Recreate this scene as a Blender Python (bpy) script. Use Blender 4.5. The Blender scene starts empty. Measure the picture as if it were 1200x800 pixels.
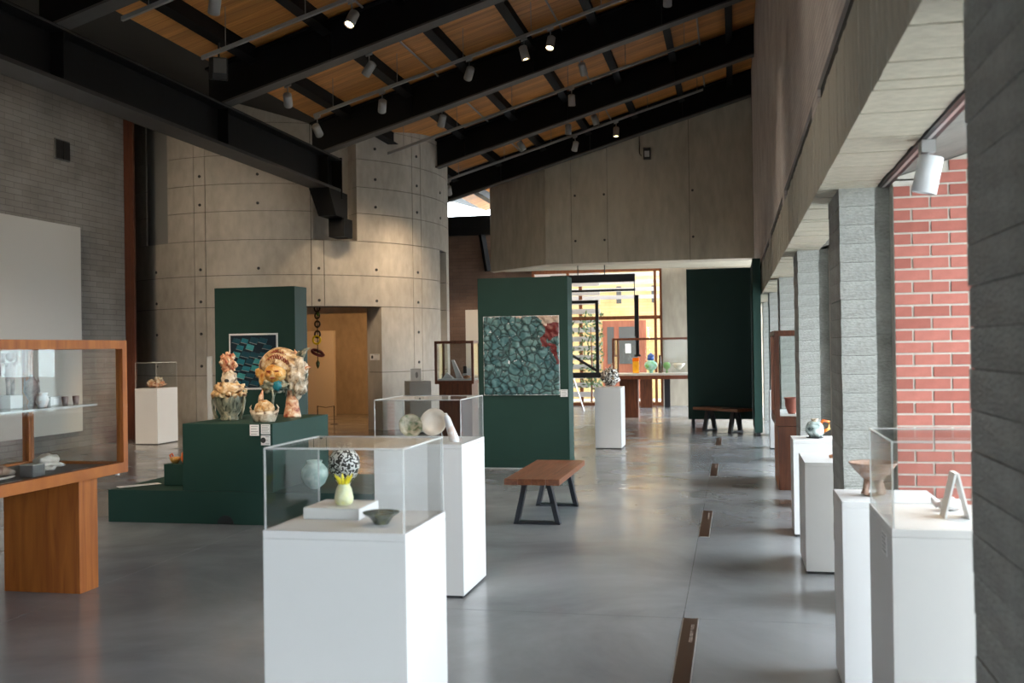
import bpy, bmesh, math, random
from mathutils import Vector, Matrix, noise
random.seed(7)
sc = bpy.context.scene
COL = sc.collection
PI = math.pi

# ------------------------------------------------------------------ camera
H = 1.65
F_PX, YAW, PITCH, ROLL = 1195.0, 0.2141, 0.00692, 0.01469
cam_d = bpy.data.cameras.new('camera')
cam = bpy.data.objects.new('camera', cam_d); COL.objects.link(cam)
fw = Vector((-math.sin(YAW) * math.cos(PITCH), math.cos(YAW) * math.cos(PITCH), math.sin(PITCH)))
r0 = Vector((math.cos(YAW), math.sin(YAW), 0)); d0 = -r0.cross(fw)
rr = math.cos(ROLL) * r0 + math.sin(ROLL) * d0
dd = -math.sin(ROLL) * r0 + math.cos(ROLL) * d0
cam.matrix_world = Matrix(((rr.x, -dd.x, -fw.x, 0), (rr.y, -dd.y, -fw.y, 0), (rr.z, -dd.z, -fw.z, H), (0, 0, 0, 1)))
cam_d.sensor_width = 36.0; cam_d.lens = 36.0 * F_PX / 1200.0
cam_d.clip_start = 0.05; cam_d.clip_end = 300
cam_d.dof.use_dof = True; cam_d.dof.focus_distance = 10.5; cam_d.dof.aperture_fstop = 3.2
sc.camera = cam

# ------------------------------------------------------------------ sky + exposure
w = bpy.data.worlds.new('overcast_sky'); sc.world = w; w.use_nodes = True
bg = w.node_tree.nodes['Background']
bg.inputs['Color'].default_value = (0.85, 0.925, 1.0, 1); bg.inputs['Strength'].default_value = 15.0
sc.view_settings.view_transform = 'Standard'; sc.view_settings.look = 'None'
sc.view_settings.gamma = 1.0; sc.view_settings.use_curve_mapping = False
sc.view_settings.exposure = 0.0
SPOT = 1.0      # scale of all track lamps
sc.cycles.max_bounces = 12; sc.cycles.diffuse_bounces = 6; sc.cycles.glossy_bounces = 5
sc.cycles.transparent_max_bounces = 32; sc.cycles.transmission_bounces = 8
sc.cycles.sample_clamp_indirect = 6.0; sc.cycles.caustics_reflective = False; sc.cycles.caustics_refractive = False

def portal(loc, rot, sx, sy, name):          # marks a window opening for the sky light
    l = bpy.data.lights.new(name, 'AREA'); l.shape = 'RECTANGLE'; l.size = sx; l.size_y = sy
    l.cycles.is_portal = True
    o = bpy.data.objects.new(name, l); COL.objects.link(o); o.location = loc; o.rotation_euler = rot
    return o

# ------------------------------------------------------------------ materials
def mat(name):
    m = bpy.data.materials.new(name); m.use_nodes = True
    nt = m.node_tree; return m, nt, nt.nodes, nt.links, nt.nodes['Principled BSDF']
def c4(c): return (c[0], c[1], c[2], 1.0)
def coords(N, L, scale=(1, 1, 1), rot=(0, 0, 0), kind='Object'):
    tc = N.new('ShaderNodeTexCoord'); mp = N.new('ShaderNodeMapping')
    mp.inputs['Scale'].default_value = scale; mp.inputs['Rotation'].default_value = rot
    L.new(tc.outputs[kind], mp.inputs['Vector']); return mp.outputs['Vector']
def plain(name, col, rough=0.5, metal=0.0, var=0.0, nscale=4.0, bump=0.0, stretch=(1, 1, 1), emit=None, estr=0.0, spec=None, coat=0.0):
    m, nt, N, L, b = mat(name)
    b.inputs['Base Color'].default_value = c4(col); b.inputs['Roughness'].default_value = rough; b.inputs['Metallic'].default_value = metal
    if spec is not None: b.inputs['Specular IOR Level'].default_value = spec
    if coat: b.inputs['Coat Weight'].default_value = coat; b.inputs['Coat Roughness'].default_value = 0.08
    if emit: b.inputs['Emission Color'].default_value = c4(emit); b.inputs['Emission Strength'].default_value = estr
    if var or bump:
        v = coords(N, L, stretch); n = N.new('ShaderNodeTexNoise'); n.inputs['Scale'].default_value = nscale; n.inputs['Detail'].default_value = 6
        n.inputs['Roughness'].default_value = 0.65
        L.new(v, n.inputs['Vector'])
        if var:
            cr = N.new('ShaderNodeValToRGB'); cr.color_ramp.elements[0].position = 0.28; cr.color_ramp.elements[1].position = 0.72
            cr.color_ramp.elements[0].color = c4([max(0, k * (1 - var)) for k in col]); cr.color_ramp.elements[1].color = c4([min(1, k * (1 + var)) for k in col])
            L.new(n.outputs['Fac'], cr.inputs['Fac']); L.new(cr.outputs['Color'], b.inputs['Base Color'])
        if bump:
            bp = N.new('ShaderNodeBump'); bp.inputs['Strength'].default_value = bump; bp.inputs['Distance'].default_value = 0.01
            L.new(n.outputs['Fac'], bp.inputs['Height']); L.new(bp.outputs['Normal'], b.inputs['Normal'])
    return m
def concrete(name, c0, c1, scale=0.7, streak=(1, 1, 0.35), bump=0.25, rough=0.8):
    m, nt, N, L, b = mat(name)
    v = coords(N, L, streak)
    a = N.new('ShaderNodeTexNoise'); a.inputs['Scale'].default_value = scale; a.inputs['Detail'].default_value = 8; a.inputs['Roughness'].default_value = 0.6
    f = N.new('ShaderNodeTexNoise'); f.inputs['Scale'].default_value = scale * 14; f.inputs['Detail'].default_value = 5
    L.new(v, a.inputs['Vector']); L.new(v, f.inputs['Vector'])
    mx = N.new('ShaderNodeMath'); mx.operation = 'MULTIPLY_ADD'; mx.inputs[1].default_value = 0.35
    L.new(f.outputs['Fac'], mx.inputs[0]); 
    sc_ = N.new('ShaderNodeMath'); sc_.operation = 'MULTIPLY'; sc_.inputs[1].default_value = 0.75; L.new(a.outputs['Fac'], sc_.inputs[0]); L.new(sc_.outputs[0], mx.inputs[2])
    cr = N.new('ShaderNodeValToRGB'); cr.color_ramp.elements[0].position = 0.38; cr.color_ramp.elements[1].position = 0.7
    cr.color_ramp.elements[0].color = c4(c0); cr.color_ramp.elements[1].color = c4(c1)
    L.new(mx.outputs[0], cr.inputs['Fac']); L.new(cr.outputs['Color'], b.inputs['Base Color'])
    b.inputs['Roughness'].default_value = rough
    bp = N.new('ShaderNodeBump'); bp.inputs['Strength'].default_value = bump; bp.inputs['Distance'].default_value = 0.01
    L.new(f.outputs['Fac'], bp.inputs['Height']); L.new(bp.outputs['Normal'], b.inputs['Normal'])
    return m
def brickwork(name, c1, c2, mort, bw, bh, axes=('Y', 'Z'), bump=0.6, msize=0.012):
    m, nt, N, L, b = mat(name)
    tc = N.new('ShaderNodeTexCoord'); sp = N.new('ShaderNodeSeparateXYZ'); cb = N.new('ShaderNodeCombineXYZ')
    L.new(tc.outputs['Object'], sp.inputs[0]); L.new(sp.outputs[axes[0]], cb.inputs[0]); L.new(sp.outputs[axes[1]], cb.inputs[1])
    br = N.new('ShaderNodeTexBrick'); br.inputs['Color1'].default_value = c4(c1); br.inputs['Color2'].default_value = c4(c2); br.inputs['Mortar'].default_value = c4(mort)
    br.inputs['Scale'].default_value = 1.0; br.inputs['Brick Width'].default_value = bw; br.inputs['Row Height'].default_value = bh; br.inputs['Mortar Size'].default_value = msize * 0.5
    br.inputs['Mortar Smooth'].default_value = 0.3
    L.new(cb.outputs[0], br.inputs['Vector'])
    n = N.new('ShaderNodeTexNoise'); n.inputs['Scale'].default_value = 1.3; n.inputs['Detail'].default_value = 6; L.new(cb.outputs[0], n.inputs['Vector'])
    mx = N.new('ShaderNodeMixRGB'); mx.blend_type = 'OVERLAY'; mx.inputs['Fac'].default_value = 0.5
    L.new(br.outputs['Color'], mx.inputs[1]); L.new(n.outputs['Fac'], mx.inputs[2]); L.new(mx.outputs[0], b.inputs['Base Color'])
    b.inputs['Roughness'].default_value = 0.85
    bp = N.new('ShaderNodeBump'); bp.inputs['Strength'].default_value = bump; bp.inputs['Distance'].default_value = 0.012; bp.invert = True
    L.new(br.outputs['Fac'], bp.inputs['Height']); L.new(bp.outputs['Normal'], b.inputs['Normal'])
    return m
def wood(name, c0, c1, stretch, scale=6.0, rough=0.4, coat=0.0, bands=0.0, band_axis=0, contrast=(0.3, 0.7)):
    m, nt, N, L, b = mat(name)
    v = coords(N, L, stretch)
    n = N.new('ShaderNodeTexNoise'); n.inputs['Scale'].default_value = scale; n.inputs['Detail'].default_value = 7; n.inputs['Distortion'].default_value = 0.6
    L.new(v, n.inputs['Vector'])
    cr = N.new('ShaderNodeValToRGB'); cr.color_ramp.elements[0].position = contrast[0]; cr.color_ramp.elements[1].position = contrast[1]
    cr.color_ramp.elements[0].color = c4(c0); cr.color_ramp.elements[1].color = c4(c1)
    L.new(n.outputs['Fac'], cr.inputs['Fac']); out = cr.outputs['Color']
    if bands:      # strips of slightly different tone
        tc = N.new('ShaderNodeTexCoord'); sp = N.new('ShaderNodeSeparateXYZ'); L.new(tc.outputs['Object'], sp.inputs[0])
        dv = N.new('ShaderNodeMath'); dv.operation = 'DIVIDE'; dv.inputs[1].default_value = bands; L.new(sp.outputs[band_axis], dv.inputs[0])
        fl = N.new('ShaderNodeMath'); fl.operation = 'FLOOR'; L.new(dv.outputs[0], fl.inputs[0])
        wn = N.new('ShaderNodeTexWhiteNoise'); wn.noise_dimensions = '1D'; L.new(fl.outputs[0], wn.inputs['W'])
        mr = N.new('ShaderNodeMapRange'); mr.inputs['To Min'].default_value = 0.72; mr.inputs['To Max'].default_value = 1.1; L.new(wn.outputs['Value'], mr.inputs['Value'])
        mu = N.new('ShaderNodeMixRGB'); mu.blend_type = 'MULTIPLY'; mu.inputs['Fac'].default_value = 1.0
        L.new(out, mu.inputs[1]); L.new(mr.outputs[0], mu.inputs[2]); out = mu.outputs[0]
    L.new(out, b.inputs['Base Color']); b.inputs['Roughness'].default_value = rough
    if coat: b.inputs['Coat Weight'].default_value = coat; b.inputs['Coat Roughness'].default_value = 0.15
    bp = N.new('ShaderNodeBump'); bp.inputs['Strength'].default_value = 0.08; L.new(n.outputs['Fac'], bp.inputs['Height']); L.new(bp.outputs['Normal'], b.inputs['Normal'])
    return m
def clear(name, tint=(0.97, 0.98, 0.98), ior=1.45, rough=0.0, haze=0.0, hazecol=(0.8, 0.82, 0.82)):
    m, nt, N, L, b = mat(name); N.remove(b)
    out = N['Material Output']
    t = N.new('ShaderNodeBsdfTransparent'); t.inputs['Color'].default_value = c4(tint)
    g = N.new('ShaderNodeBsdfGlossy'); g.inputs['Roughness'].default_value = rough
    fr = N.new('ShaderNodeFresnel'); ge = N.new('ShaderNodeNewGeometry'); mr = N.new('ShaderNodeMapRange'); mr.inputs['To Min'].default_value = ior; mr.inputs['To Max'].default_value = 1.0 / ior
    L.new(ge.outputs['Backfacing'], mr.inputs['Value']); L.new(mr.outputs[0], fr.inputs['IOR'])
    mx = N.new('ShaderNodeMixShader'); L.new(fr.outputs[0], mx.inputs[0]); L.new(t.outputs[0], mx.inputs[1]); L.new(g.outputs[0], mx.inputs[2])
    last = mx
    if haze:
        df = N.new('ShaderNodeBsdfDiffuse'); df.inputs['Color'].default_value = c4(hazecol)
        m2 = N.new('ShaderNodeMixShader'); m2.inputs[0].default_value = haze; L.new(mx.outputs[0], m2.inputs[1]); L.new(df.outputs[0], m2.inputs[2]); last = m2
    L.new(last.outputs[0], out.inputs['Surface'])
    return m
def splotch(name, cols, scale=12.0, rough=0.35, bump=0.3, kind='noise', stretch=(1, 1, 1)):
    m, nt, N, L, b = mat(name)
    v = coords(N, L, stretch)
    if kind == 'noise':
        n = N.new('ShaderNodeTexNoise'); n.inputs['Scale'].default_value = scale; n.inputs['Detail'].default_value = 4; fac = n.outputs['Fac']
        n.inputs['Distortion'].default_value = 0.5
    else:
        n = N.new('ShaderNodeTexVoronoi'); n.inputs['Scale'].default_value = scale; fac = n.outputs['Distance']
    L.new(v, n.inputs['Vector'])
    cr = N.new('ShaderNodeValToRGB'); e = cr.color_ramp.elements
    lo, hi = (0.32, 0.68) if kind == 'noise' else (0.05, 0.6)
    while len(e) < len(cols): e.new(0.5)
    for i, c in enumerate(cols):
        e[i].position = lo + (hi - lo) * i / (len(cols) - 1); e[i].color = c4(c)
    cr.color_ramp.interpolation = 'EASE'
    L.new(fac, cr.inputs['Fac']); L.new(cr.outputs['Color'], b.inputs['Base Color']); b.inputs['Roughness'].default_value = rough
    bp = N.new('ShaderNodeBump'); bp.inputs['Strength'].default_value = bump; bp.inputs['Distance'].default_value = 0.01
    L.new(fac, bp.inputs['Height']); L.new(bp.outputs['Normal'], b.inputs['Normal'])
    return m

M = {}
M['drum'] = concrete('drum_concrete', (0.33, 0.295, 0.25), (0.52, 0.47, 0.405), 0.55, (1, 1, 0.5))
M['drum_gap'] = plain('concrete_joint', (0.085, 0.078, 0.068), 0.9)
M['backc'] = concrete('back_wall_concrete', (0.33, 0.29, 0.225), (0.55, 0.49, 0.39), 0.5, (1, 1, 0.3))
M['pillar'] = concrete('pillar_concrete', (0.19, 0.188, 0.170), (0.37, 0.368, 0.34), 2.6, (1, 1, 2.2), 0.8)
M['soffit'] = concrete('board_form_concrete', (0.40, 0.37, 0.29), (0.64, 0.59, 0.48), 1.6, (1, 3, 1), 0.4)
M['wallbrick'] = brickwork('left_wall_brick', (0.25, 0.228, 0.21), (0.29, 0.265, 0.245), (0.18, 0.166, 0.153), 0.40, 0.10)
M['rightbrick'] = brickwork('right_wall_brick', (0.52, 0.455, 0.41), (0.58, 0.51, 0.46), (0.40, 0.35, 0.315), 0.40, 0.05)
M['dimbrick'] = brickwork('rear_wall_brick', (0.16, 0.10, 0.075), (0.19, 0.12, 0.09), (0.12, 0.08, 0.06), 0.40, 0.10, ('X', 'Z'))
M['steel'] = plain('black_steel', (0.005, 0.005, 0.0055), 0.6, 0.0, 0.25, 3.0, spec=0.15)
M['steel_flange'] = plain('dark_steel_flange', (0.030, 0.027, 0.026), 0.5, 0.0, 0.25, 3.0, spec=0.3)
M['beam_flange'] = plain('grey_steel_flange', (0.075, 0.070, 0.066), 0.5, 0.0, 0.2, 3.0, spec=0.3)  # bottom flanges, lighter grey than the black beam webs
M['deck'] = wood('roof_deck_wood', (0.40, 0.135, 0.028), (0.74, 0.33, 0.085), (0.35, 9, 0.35), 3.0, 0.55, 0, 0.14, 1, (0.25, 0.75))
M['darkdeck'] = plain('dark_metal_deck', (0.012, 0.011, 0.010), 0.8)
M['casewood'] = wood('orange_case_wood', (0.25, 0.062, 0.007), (0.40, 0.125, 0.018), (5, 0.6, 0.6), 5.0, 0.55, 0.0)
M['casewood_v'] = wood('orange_case_wood_upright', (0.25, 0.062, 0.007), (0.44, 0.138, 0.02), (6, 6, 0.5), 3.0, 0.55, 0.0)
M['darkwood'] = wood('dark_red_wood', (0.075, 0.02, 0.008), (0.16, 0.05, 0.02), (5, 5, 0.6), 5.0, 0.4, 0.1)
M['benchwood'] = wood('bench_wood', (0.125, 0.038, 0.016), (0.25, 0.092, 0.038), (7, 0.5, 7), 3.5, 0.4, 0.2)
M['white'] = plain('white_paint', (0.65, 0.64, 0.63), 0.45, 0, 0.02, 2.0)
M['paleplinth'] = plain('pale_grey_paint', (0.42, 0.38, 0.33), 0.55, 0, 0.04, 2.0)
M['whitepanel'] = plain('white_wall_panel', (0.62, 0.59, 0.55), 0.6)
M['green'] = plain('dark_green_paint', (0.014, 0.047, 0.036), 0.55, 0, 0.06, 2.0, spec=0.3)
M['acrylic'] = clear('acrylic_sheet', (0.97, 0.978, 0.978), 1.27)
M['acrylic_edge'] = clear('polished_acrylic_edge', (0.9, 0.92, 0.92), 1.45, 0.05, 0.42, (0.9, 0.9, 0.88))
M['glass'] = clear('case_glass', (0.95, 0.965, 0.96), 1.33)
M['glass_low'] = clear('low_reflection_glass', (0.96, 0.97, 0.965), 1.15)
M['pane'] = clear('window_glass', (0.95, 0.97, 0.97), 1.3)
M['mortar'] = plain('brick_mortar', (0.50, 0.46, 0.40), 0.9, 0, 0.08, 20)
M['redbrick'] = [plain('red_brick_%s' % t, c, 0.8, 0, 0.15, 14, 0.3) for t, c in (('plain', (0.31, 0.092, 0.066)), ('pale', (0.35, 0.112, 0.082)), ('deep', (0.275, 0.078, 0.055)))]
M['rust'] = plain('rust_steel', (0.085, 0.022, 0.008), 0.5, 0.0, 0.3, 2)
M['ventbrown'] = plain('brown_floor_plate', (0.055, 0.028, 0.016), 0.45, 0.3)
M['alu'] = plain('aluminium', (0.55, 0.55, 0.54), 0.35, 0.6)
M['track'] = plain('grey_track', (0.26, 0.25, 0.24), 0.5)
M['lampgrey'] = plain('lamp_grey_paint', (0.30, 0.29, 0.28), 0.45)
M['lampwhite'] = plain('lamp_white_paint', (0.70, 0.71, 0.73), 0.35)
M['bulb'] = plain('glowing_lamp_lens', (1, 0.9, 0.7), 0.5, emit=(1.0, 0.72, 0.36), estr=40.0)
M['black'] = plain('black_paint', (0.012, 0.012, 0.013), 0.45)
M['bluesteel'] = plain('blue_black_steel', (0.018, 0.022, 0.030), 0.4)
M['paper'] = plain('white_card', (0.82, 0.81, 0.80), 0.6)
M['print'] = plain('dark_print', (0.03, 0.03, 0.03), 0.6)
M['greyprint'] = plain('grey_print', (0.30, 0.30, 0.30), 0.6)
M['letter'] = plain('pale_lettering', (0.36, 0.30, 0.26), 0.5)
M['ground'] = plain('outside_paving', (0.40, 0.40, 0.38), 0.9, 0, 0.1, 2)
M['greyflat'] = plain('grey_steel_panel', (0.115, 0.115, 0.11), 0.6)
M['yellow'] = brickwork('yellow_wall', (0.80, 0.58, 0.26), (0.84, 0.62, 0.30), (0.68, 0.48, 0.20), 0.30, 0.10, ('X', 'Z'), 0.2)
M['framewood'] = wood('window_frame_wood', (0.15, 0.045, 0.014), (0.28, 0.09, 0.03), (5, 5, 0.5), 4, 0.45)
M['doorwood'] = wood('outside_door_wood', (0.32, 0.10, 0.06), (0.46, 0.17, 0.10), (5, 5, 0.5), 3, 0.5)
M['slat'] = plain('pale_louver', (0.70, 0.70, 0.72), 0.6)
M['foliage'] = plain('foliage_green', (0.07, 0.12, 0.03), 0.6, 0, 0.4, 8)

def floor_material():
    m, nt, N, L, b = mat('polished_concrete_floor')
    v = coords(N, L, (1, 1, 1))
    a = N.new('ShaderNodeTexNoise'); a.inputs['Scale'].default_value = 0.55; a.inputs['Detail'].default_value = 9; a.inputs['Roughness'].default_value = 0.62; a.inputs['Distortion'].default_value = 0.5
    L.new(v, a.inputs['Vector'])
    cr = N.new('ShaderNodeValToRGB'); e = cr.color_ramp.elements
    e[0].position = 0.3; e[0].color = (0.165, 0.168, 0.172, 1); e[1].position = 0.72; e[1].color = (0.325, 0.335, 0.345, 1)
    L.new(a.outputs['Fac'], cr.inputs['Fac']); L.new(cr.outputs['Color'], b.inputs['Base Color'])
    r = N.new('ShaderNodeTexNoise'); r.inputs['Scale'].default_value = 1.7; r.inputs['Detail'].default_value = 7; L.new(v, r.inputs['Vector'])
    mr = N.new('ShaderNodeMapRange'); mr.inputs['From Min'].default_value = 0.3; mr.inputs['From Max'].default_value = 0.7; mr.inputs['To Min'].default_value = 0.13; mr.inputs['To Max'].default_value = 0.27
    L.new(r.outputs['Fac'], mr.inputs['Value']); L.new(mr.outputs[0], b.inputs['Roughness'])
    b.inputs['Specular IOR Level'].default_value = 0.6
    s = N.new('ShaderNodeTexNoise'); s.inputs['Scale'].default_value = 5.0; s.inputs['Detail'].default_value = 3; L.new(v, s.inputs['Vector'])
    bp = N.new('ShaderNodeBump'); bp.inputs['Strength'].default_value = 0.03; bp.inputs['Distance'].default_value = 0.02
    L.new(s.outputs['Fac'], bp.inputs['Height']); L.new(bp.outputs['Normal'], b.inputs['Normal'])
    return m
M['floor'] = floor_material()

# ------------------------------------------------------------------ mesh helpers
def bx(bm, x0, x1, y0, y1, z0, z1):
    v = [bm.verts.new(p) for p in ((x0, y0, z0), (x1, y0, z0), (x1, y1, z0), (x0, y1, z0), (x0, y0, z1), (x1, y0, z1), (x1, y1, z1), (x0, y1, z1))]
    for f in ((0, 3, 2, 1), (4, 5, 6, 7), (0, 1, 5, 4), (1, 2, 6, 5), (2, 3, 7, 6), (3, 0, 4, 7)): bm.faces.new([v[i] for i in f])
    return bm
def box(*a): return bx(bmesh.new(), *a)
def hexa(bot, top):        # 4 bottom and 4 top corners, counter-clockwise from above
    bm = bmesh.new(); v = [bm.verts.new(p) for p in list(bot) + list(top)]
    for f in ((0, 3, 2, 1), (4, 5, 6, 7), (0, 1, 5, 4), (1, 2, 6, 5), (2, 3, 7, 6), (3, 0, 4, 7)): bm.faces.new([v[i] for i in f])
    return bm
def lathe(prof, n=24, bm=None, cx=0, cy=0, sx=1, sy=1, z=0, cap=True):
    bm = bm or bmesh.new(); rings = []
    for r, h in prof:
        rings.append([bm.verts.new((cx + sx * r * math.cos(2 * PI * i / n), cy + sy * r * math.sin(2 * PI * i / n), z + h)) for i in range(n)])
    for a, b in zip(rings, rings[1:]):
        for i in range(n): bm.faces.new((a[i], a[(i + 1) % n], b[(i + 1) % n], b[i]))
    if cap:
        bm.faces.new(list(reversed(rings[0]))); bm.faces.new(rings[-1])
    return bm
def tube(pts, r, n=8, bm=None, closed=False):
    bm = bm or bmesh.new(); pts = [Vector(p) for p in pts]; rings = []
    rad = r if isinstance(r, (list, tuple)) else [r] * len(pts)
    for i, p in enumerate(pts):
        if closed: t = pts[(i + 1) % len(pts)] - pts[i - 1]
        else: t = pts[min(i + 1, len(pts) - 1)] - pts[max(i - 1, 0)]
        t.normalize(); a = t.orthogonal().normalized() if abs(t.z) > 0.9 else t.cross(Vector((0, 0, 1))).normalized()
        if abs(t.z) > 0.9: a = (Vector((1, 0, 0)) - t * t.x).normalized()
        b = t.cross(a)
        rings.append([bm.verts.new(p + rad[i] * (math.cos(2 * PI * k / n) * a + math.sin(2 * PI * k / n) * b)) for k in range(n)])
    prs = list(zip(rings, rings[1:])) + ([(rings[-1], rings[0])] if closed else [])
    for a, b in prs:
        for k in range(n): bm.faces.new((a[k], a[(k + 1) % n], b[(k + 1) % n], b[k]))
    if not closed: bm.faces.new(list(reversed(rings[0]))); bm.faces.new(rings[-1])
    return bm
def blob(r, c=(0, 0, 0), amp=0.15, freq=6.0, seed=0, sub=3, bm=None, squash=None):
    bm2 = bmesh.new(); bmesh.ops.create_icosphere(bm2, subdivisions=sub, radius=1.0)
    for v in bm2.verts:
        d = v.co.normalized(); k = 1 + amp * noise.noise(d * freq * 0.4 + Vector((seed, seed * 1.7, -seed))) * 1.6
        if squash: k *= squash(d)
        v.co = Vector((c[0] + d.x * r[0] * k, c[1] + d.y * r[1] * k, c[2] + d.z * r[2] * k))
    if bm is None: return bm2
    me = bpy.data.meshes.new('tmp'); bm2.to_mesh(me); bm2.free(); bm.from_mesh(me); bpy.data.meshes.remove(me); return bm
def mesh(name, bm, m, smooth=False):
    me = bpy.data.meshes.new(name)
    bmesh.ops.recalc_face_normals(bm, faces=bm.faces[:])
    bm.to_mesh(me); bm.free()
    if m: me.materials.append(m)
    if smooth:
        for p in me.polygons: p.use_smooth = True
    return me
def link(name, data, parent=None, loc=None, rot=None):
    o = bpy.data.objects.new(name, data); COL.objects.link(o)
    if parent: o.parent = parent
    if loc is not None: o.location = loc
    if rot is not None: o.rotation_euler = rot
    return o
def obj(name, bm, m, parent=None, loc=None, smooth=False, bevel=0.0, rot=None):
    if isinstance(m, str): m = M[m]
    o = link(name, mesh(name, bm, m, smooth), parent, loc, rot)
    if bevel:
        b = o.modifiers.new('bevel', 'BEVEL'); b.width = bevel; b.segments = 2; b.limit_method = 'ANGLE'
    return o
def tag(o, label, cat, group=None):
    o['label'] = label; o['category'] = cat
    if group: o['group'] = group
    return o
def struct(name, bm, m, parent=None, **k):
    o = obj(name, bm, m, parent, **k)
    if not parent: o['kind'] = 'structure'
    return o
def thing(name, label, cat, loc=(0, 0, 0), rz=0.0, group=None):
    o = link(name, None, None, loc, (0, 0, rz)); return tag(o, label, cat, group)

# ================================================================== THE BUILDING
XW = 0.52                    # face of the wall over the colonnade
def zb(x): return 7.55 + 0.29 * x          # underside of the roof beams
Y0, Y1 = -7.0, 31.0
BAY = 4.13
PY = [6.45 + BAY * k for k in range(-3, 5)]      # front faces of the piers
SOF = 2.59

# floor: slabs with saw-cut joints on a dark bed
fl = struct('floor', box(-14.5, 2.4, Y0, Y1, -0.12, -0.012), 'drum_gap')
xs = [-14.5, -12.7, -8.57, -4.45, -0.325, 2.4]; ys = [Y0] + [6.27 + BAY * k for k in range(-3, 6)] + [Y1]
for i in range(len(xs) - 1):
    for j in range(len(ys) - 1):
        obj('slab', box(xs[i] + 0.002, xs[i + 1] - 0.002, ys[j] + 0.002, ys[j + 1] - 0.002, -0.05, 0.0), 'floor', fl)

# outside ground
g = obj('outside_ground', box(2.41, 60, -40, 70, -0.3, -0.02), 'ground'); g['kind'] = 'structure'
g = obj('rear_ground', box(-14, 2.4, Y1 + 0.01, 60, -0.3, -0.02), 'ground'); g['kind'] = 'structure'

# ------------------------------------------------------------------ roof
def slx(x0, x1, y0, y1, d0, d1):       # slab following the roof slope
    return hexa(((x0, y0, zb(x0) + d0), (x1, y0, zb(x1) + d0), (x1, y1, zb(x1) + d0), (x0, y1, zb(x0) + d0)),
                ((x0, y0, zb(x0) + d1), (x1, y0, zb(x1) + d1), (x1, y1, zb(x1) + d1), (x0, y1, zb(x0) + d1)))
ceil = struct('ceiling', slx(-7.6, 2.6, Y0 - 0.5, Y1 + 0.3, 0.66, 0.80), 'deck')
BEAM_Y = [25.42] + [25.75 - 3.87 * k for k in range(1, 9)]
PUR = [0.0, -1.15, -2.3, -3.45, -4.6, -5.75, -6.9]
segs = [(a + 0.13, b - 0.13) for a, b in zip(sorted(BEAM_Y), sorted(BEAM_Y)[1:])] + [(26.4, 30.9)]
for x in PUR:
    for a, b in segs:
        p = obj('purlin', slx(x - 0.012, x + 0.012, a, b, 0.42, 0.655), 'steel', ceil)
        obj('purlin_flange', slx(x - 0.07, x + 0.07, a, b, 0.405, 0.42), 'steel', p)
for x in (-0.6, -2.9, -5.2):
    for a, b in segs[-6:-1]:
        obj('conduit', tube([(x, a, zb(x) + 0.60), (x, b, zb(x) + 0.60)], 0.018, 8), 'track', ceil)
# left roof, rising away from the girder
def zl(x): return 6.02 + 0.29 * (-7.6 - x)
struct('ceiling_left', hexa(((-14.6, Y0 - .5, zl(-14.6)), (-7.6, Y0 - .5, zl(-7.6)), (-7.6, Y1 + .3, zl(-7.6)), (-14.6, Y1 + .3, zl(-14.6))),
                            ((-14.6, Y0 - .5, zl(-14.6) + .15), (-7.6, Y0 - .5, zl(-7.6) + .3), (-7.6, Y1 + .3, zl(-7.6) + .3), (-14.6, Y1 + .3, zl(-14.6) + .15))), 'darkdeck')
names = ['above the rear window wall', 'next in from the rear wall', 'bearing on the end of the girder beside the concrete drum', 'second before the concrete drum', 'third before the concrete drum', 'fourth before the concrete drum', 'fifth before the concrete drum', 'sixth before the concrete drum', 'seventh before the concrete drum']
for k, y in enumerate(BEAM_Y):
    t = thing('roof_beam', 'sloping black steel roof beam, ' + names[k], 'beam', (0, y, 0), 0, 'sloping roof beams')
    x0 = -7.72 if k > 1 else (-8.5, -6.5)[k]      # the two rear beams bear in the drum wall
    obj('web', slx(x0, XW - 0.01, -0.012, 0.012, 0.03, 0.60), 'steel', t)
    obj('bottom_flange', slx(x0, XW - 0.01, -0.125, 0.125, 0.0, 0.03), 'beam_flange', t)
    obj('top_flange', slx(x0, XW - 0.01, -0.125, 0.125, 0.60, 0.63), 'steel', t)
    for x in (-5.75, -3.45, -1.15):
        obj('stiffener', slx(x - 0.01, x + 0.01, -0.115, 0.115, 0.03, 0.60), 'steel', t)

# girder along the valley, ending in the drum's notch
gd = thing('valley_girder', 'deep black steel girder carrying the roof beams into the drum notch', 'girder', (-7.6, 0, 0))
GY = 18.62
obj('web', box(-0.02, 0.02, Y0 + .01, GY, 4.79, 5.34), 'steel', gd)
obj('bottom_flange', box(-0.2, 0.2, Y0 + .01, GY, 4.74, 4.79), 'steel_flange', gd)
obj('top_flange', box(-0.2, 0.2, Y0 + .01, GY, 5.34, 5.385), 'steel', gd)
obj('flange_edge', box(0.2, 0.212, Y0 + .01, GY, 5.35, 5.372), 'steel_flange', gd)
for k, y in enumerate(BEAM_Y[2:]):
    obj('stiffener', box(0.02, 0.19, y - 0.012, y + 0.012, 4.79, 5.34), 'steel', gd)
obj('end_plate', box(-0.22, 0.22, GY, GY + 0.03, 4.6, 5.4), 'steel', gd)
obj('bracket', hexa(((-0.16, 18.35, 4.25), (0.2, 18.35, 4.25), (0.2, 18.95, 4.25), (-0.16, 18.95, 4.25)), ((-0.2, 18.0, 4.735), (0.2, 18.0, 4.735), (0.2, 18.95, 4.735), (-0.2, 18.95, 4.735))), 'steel', gd)
obj('bearing_block', box(-0.12, 0.2, 18.75, 19.2, 3.885, 4.25), 'steel', gd)

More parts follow.
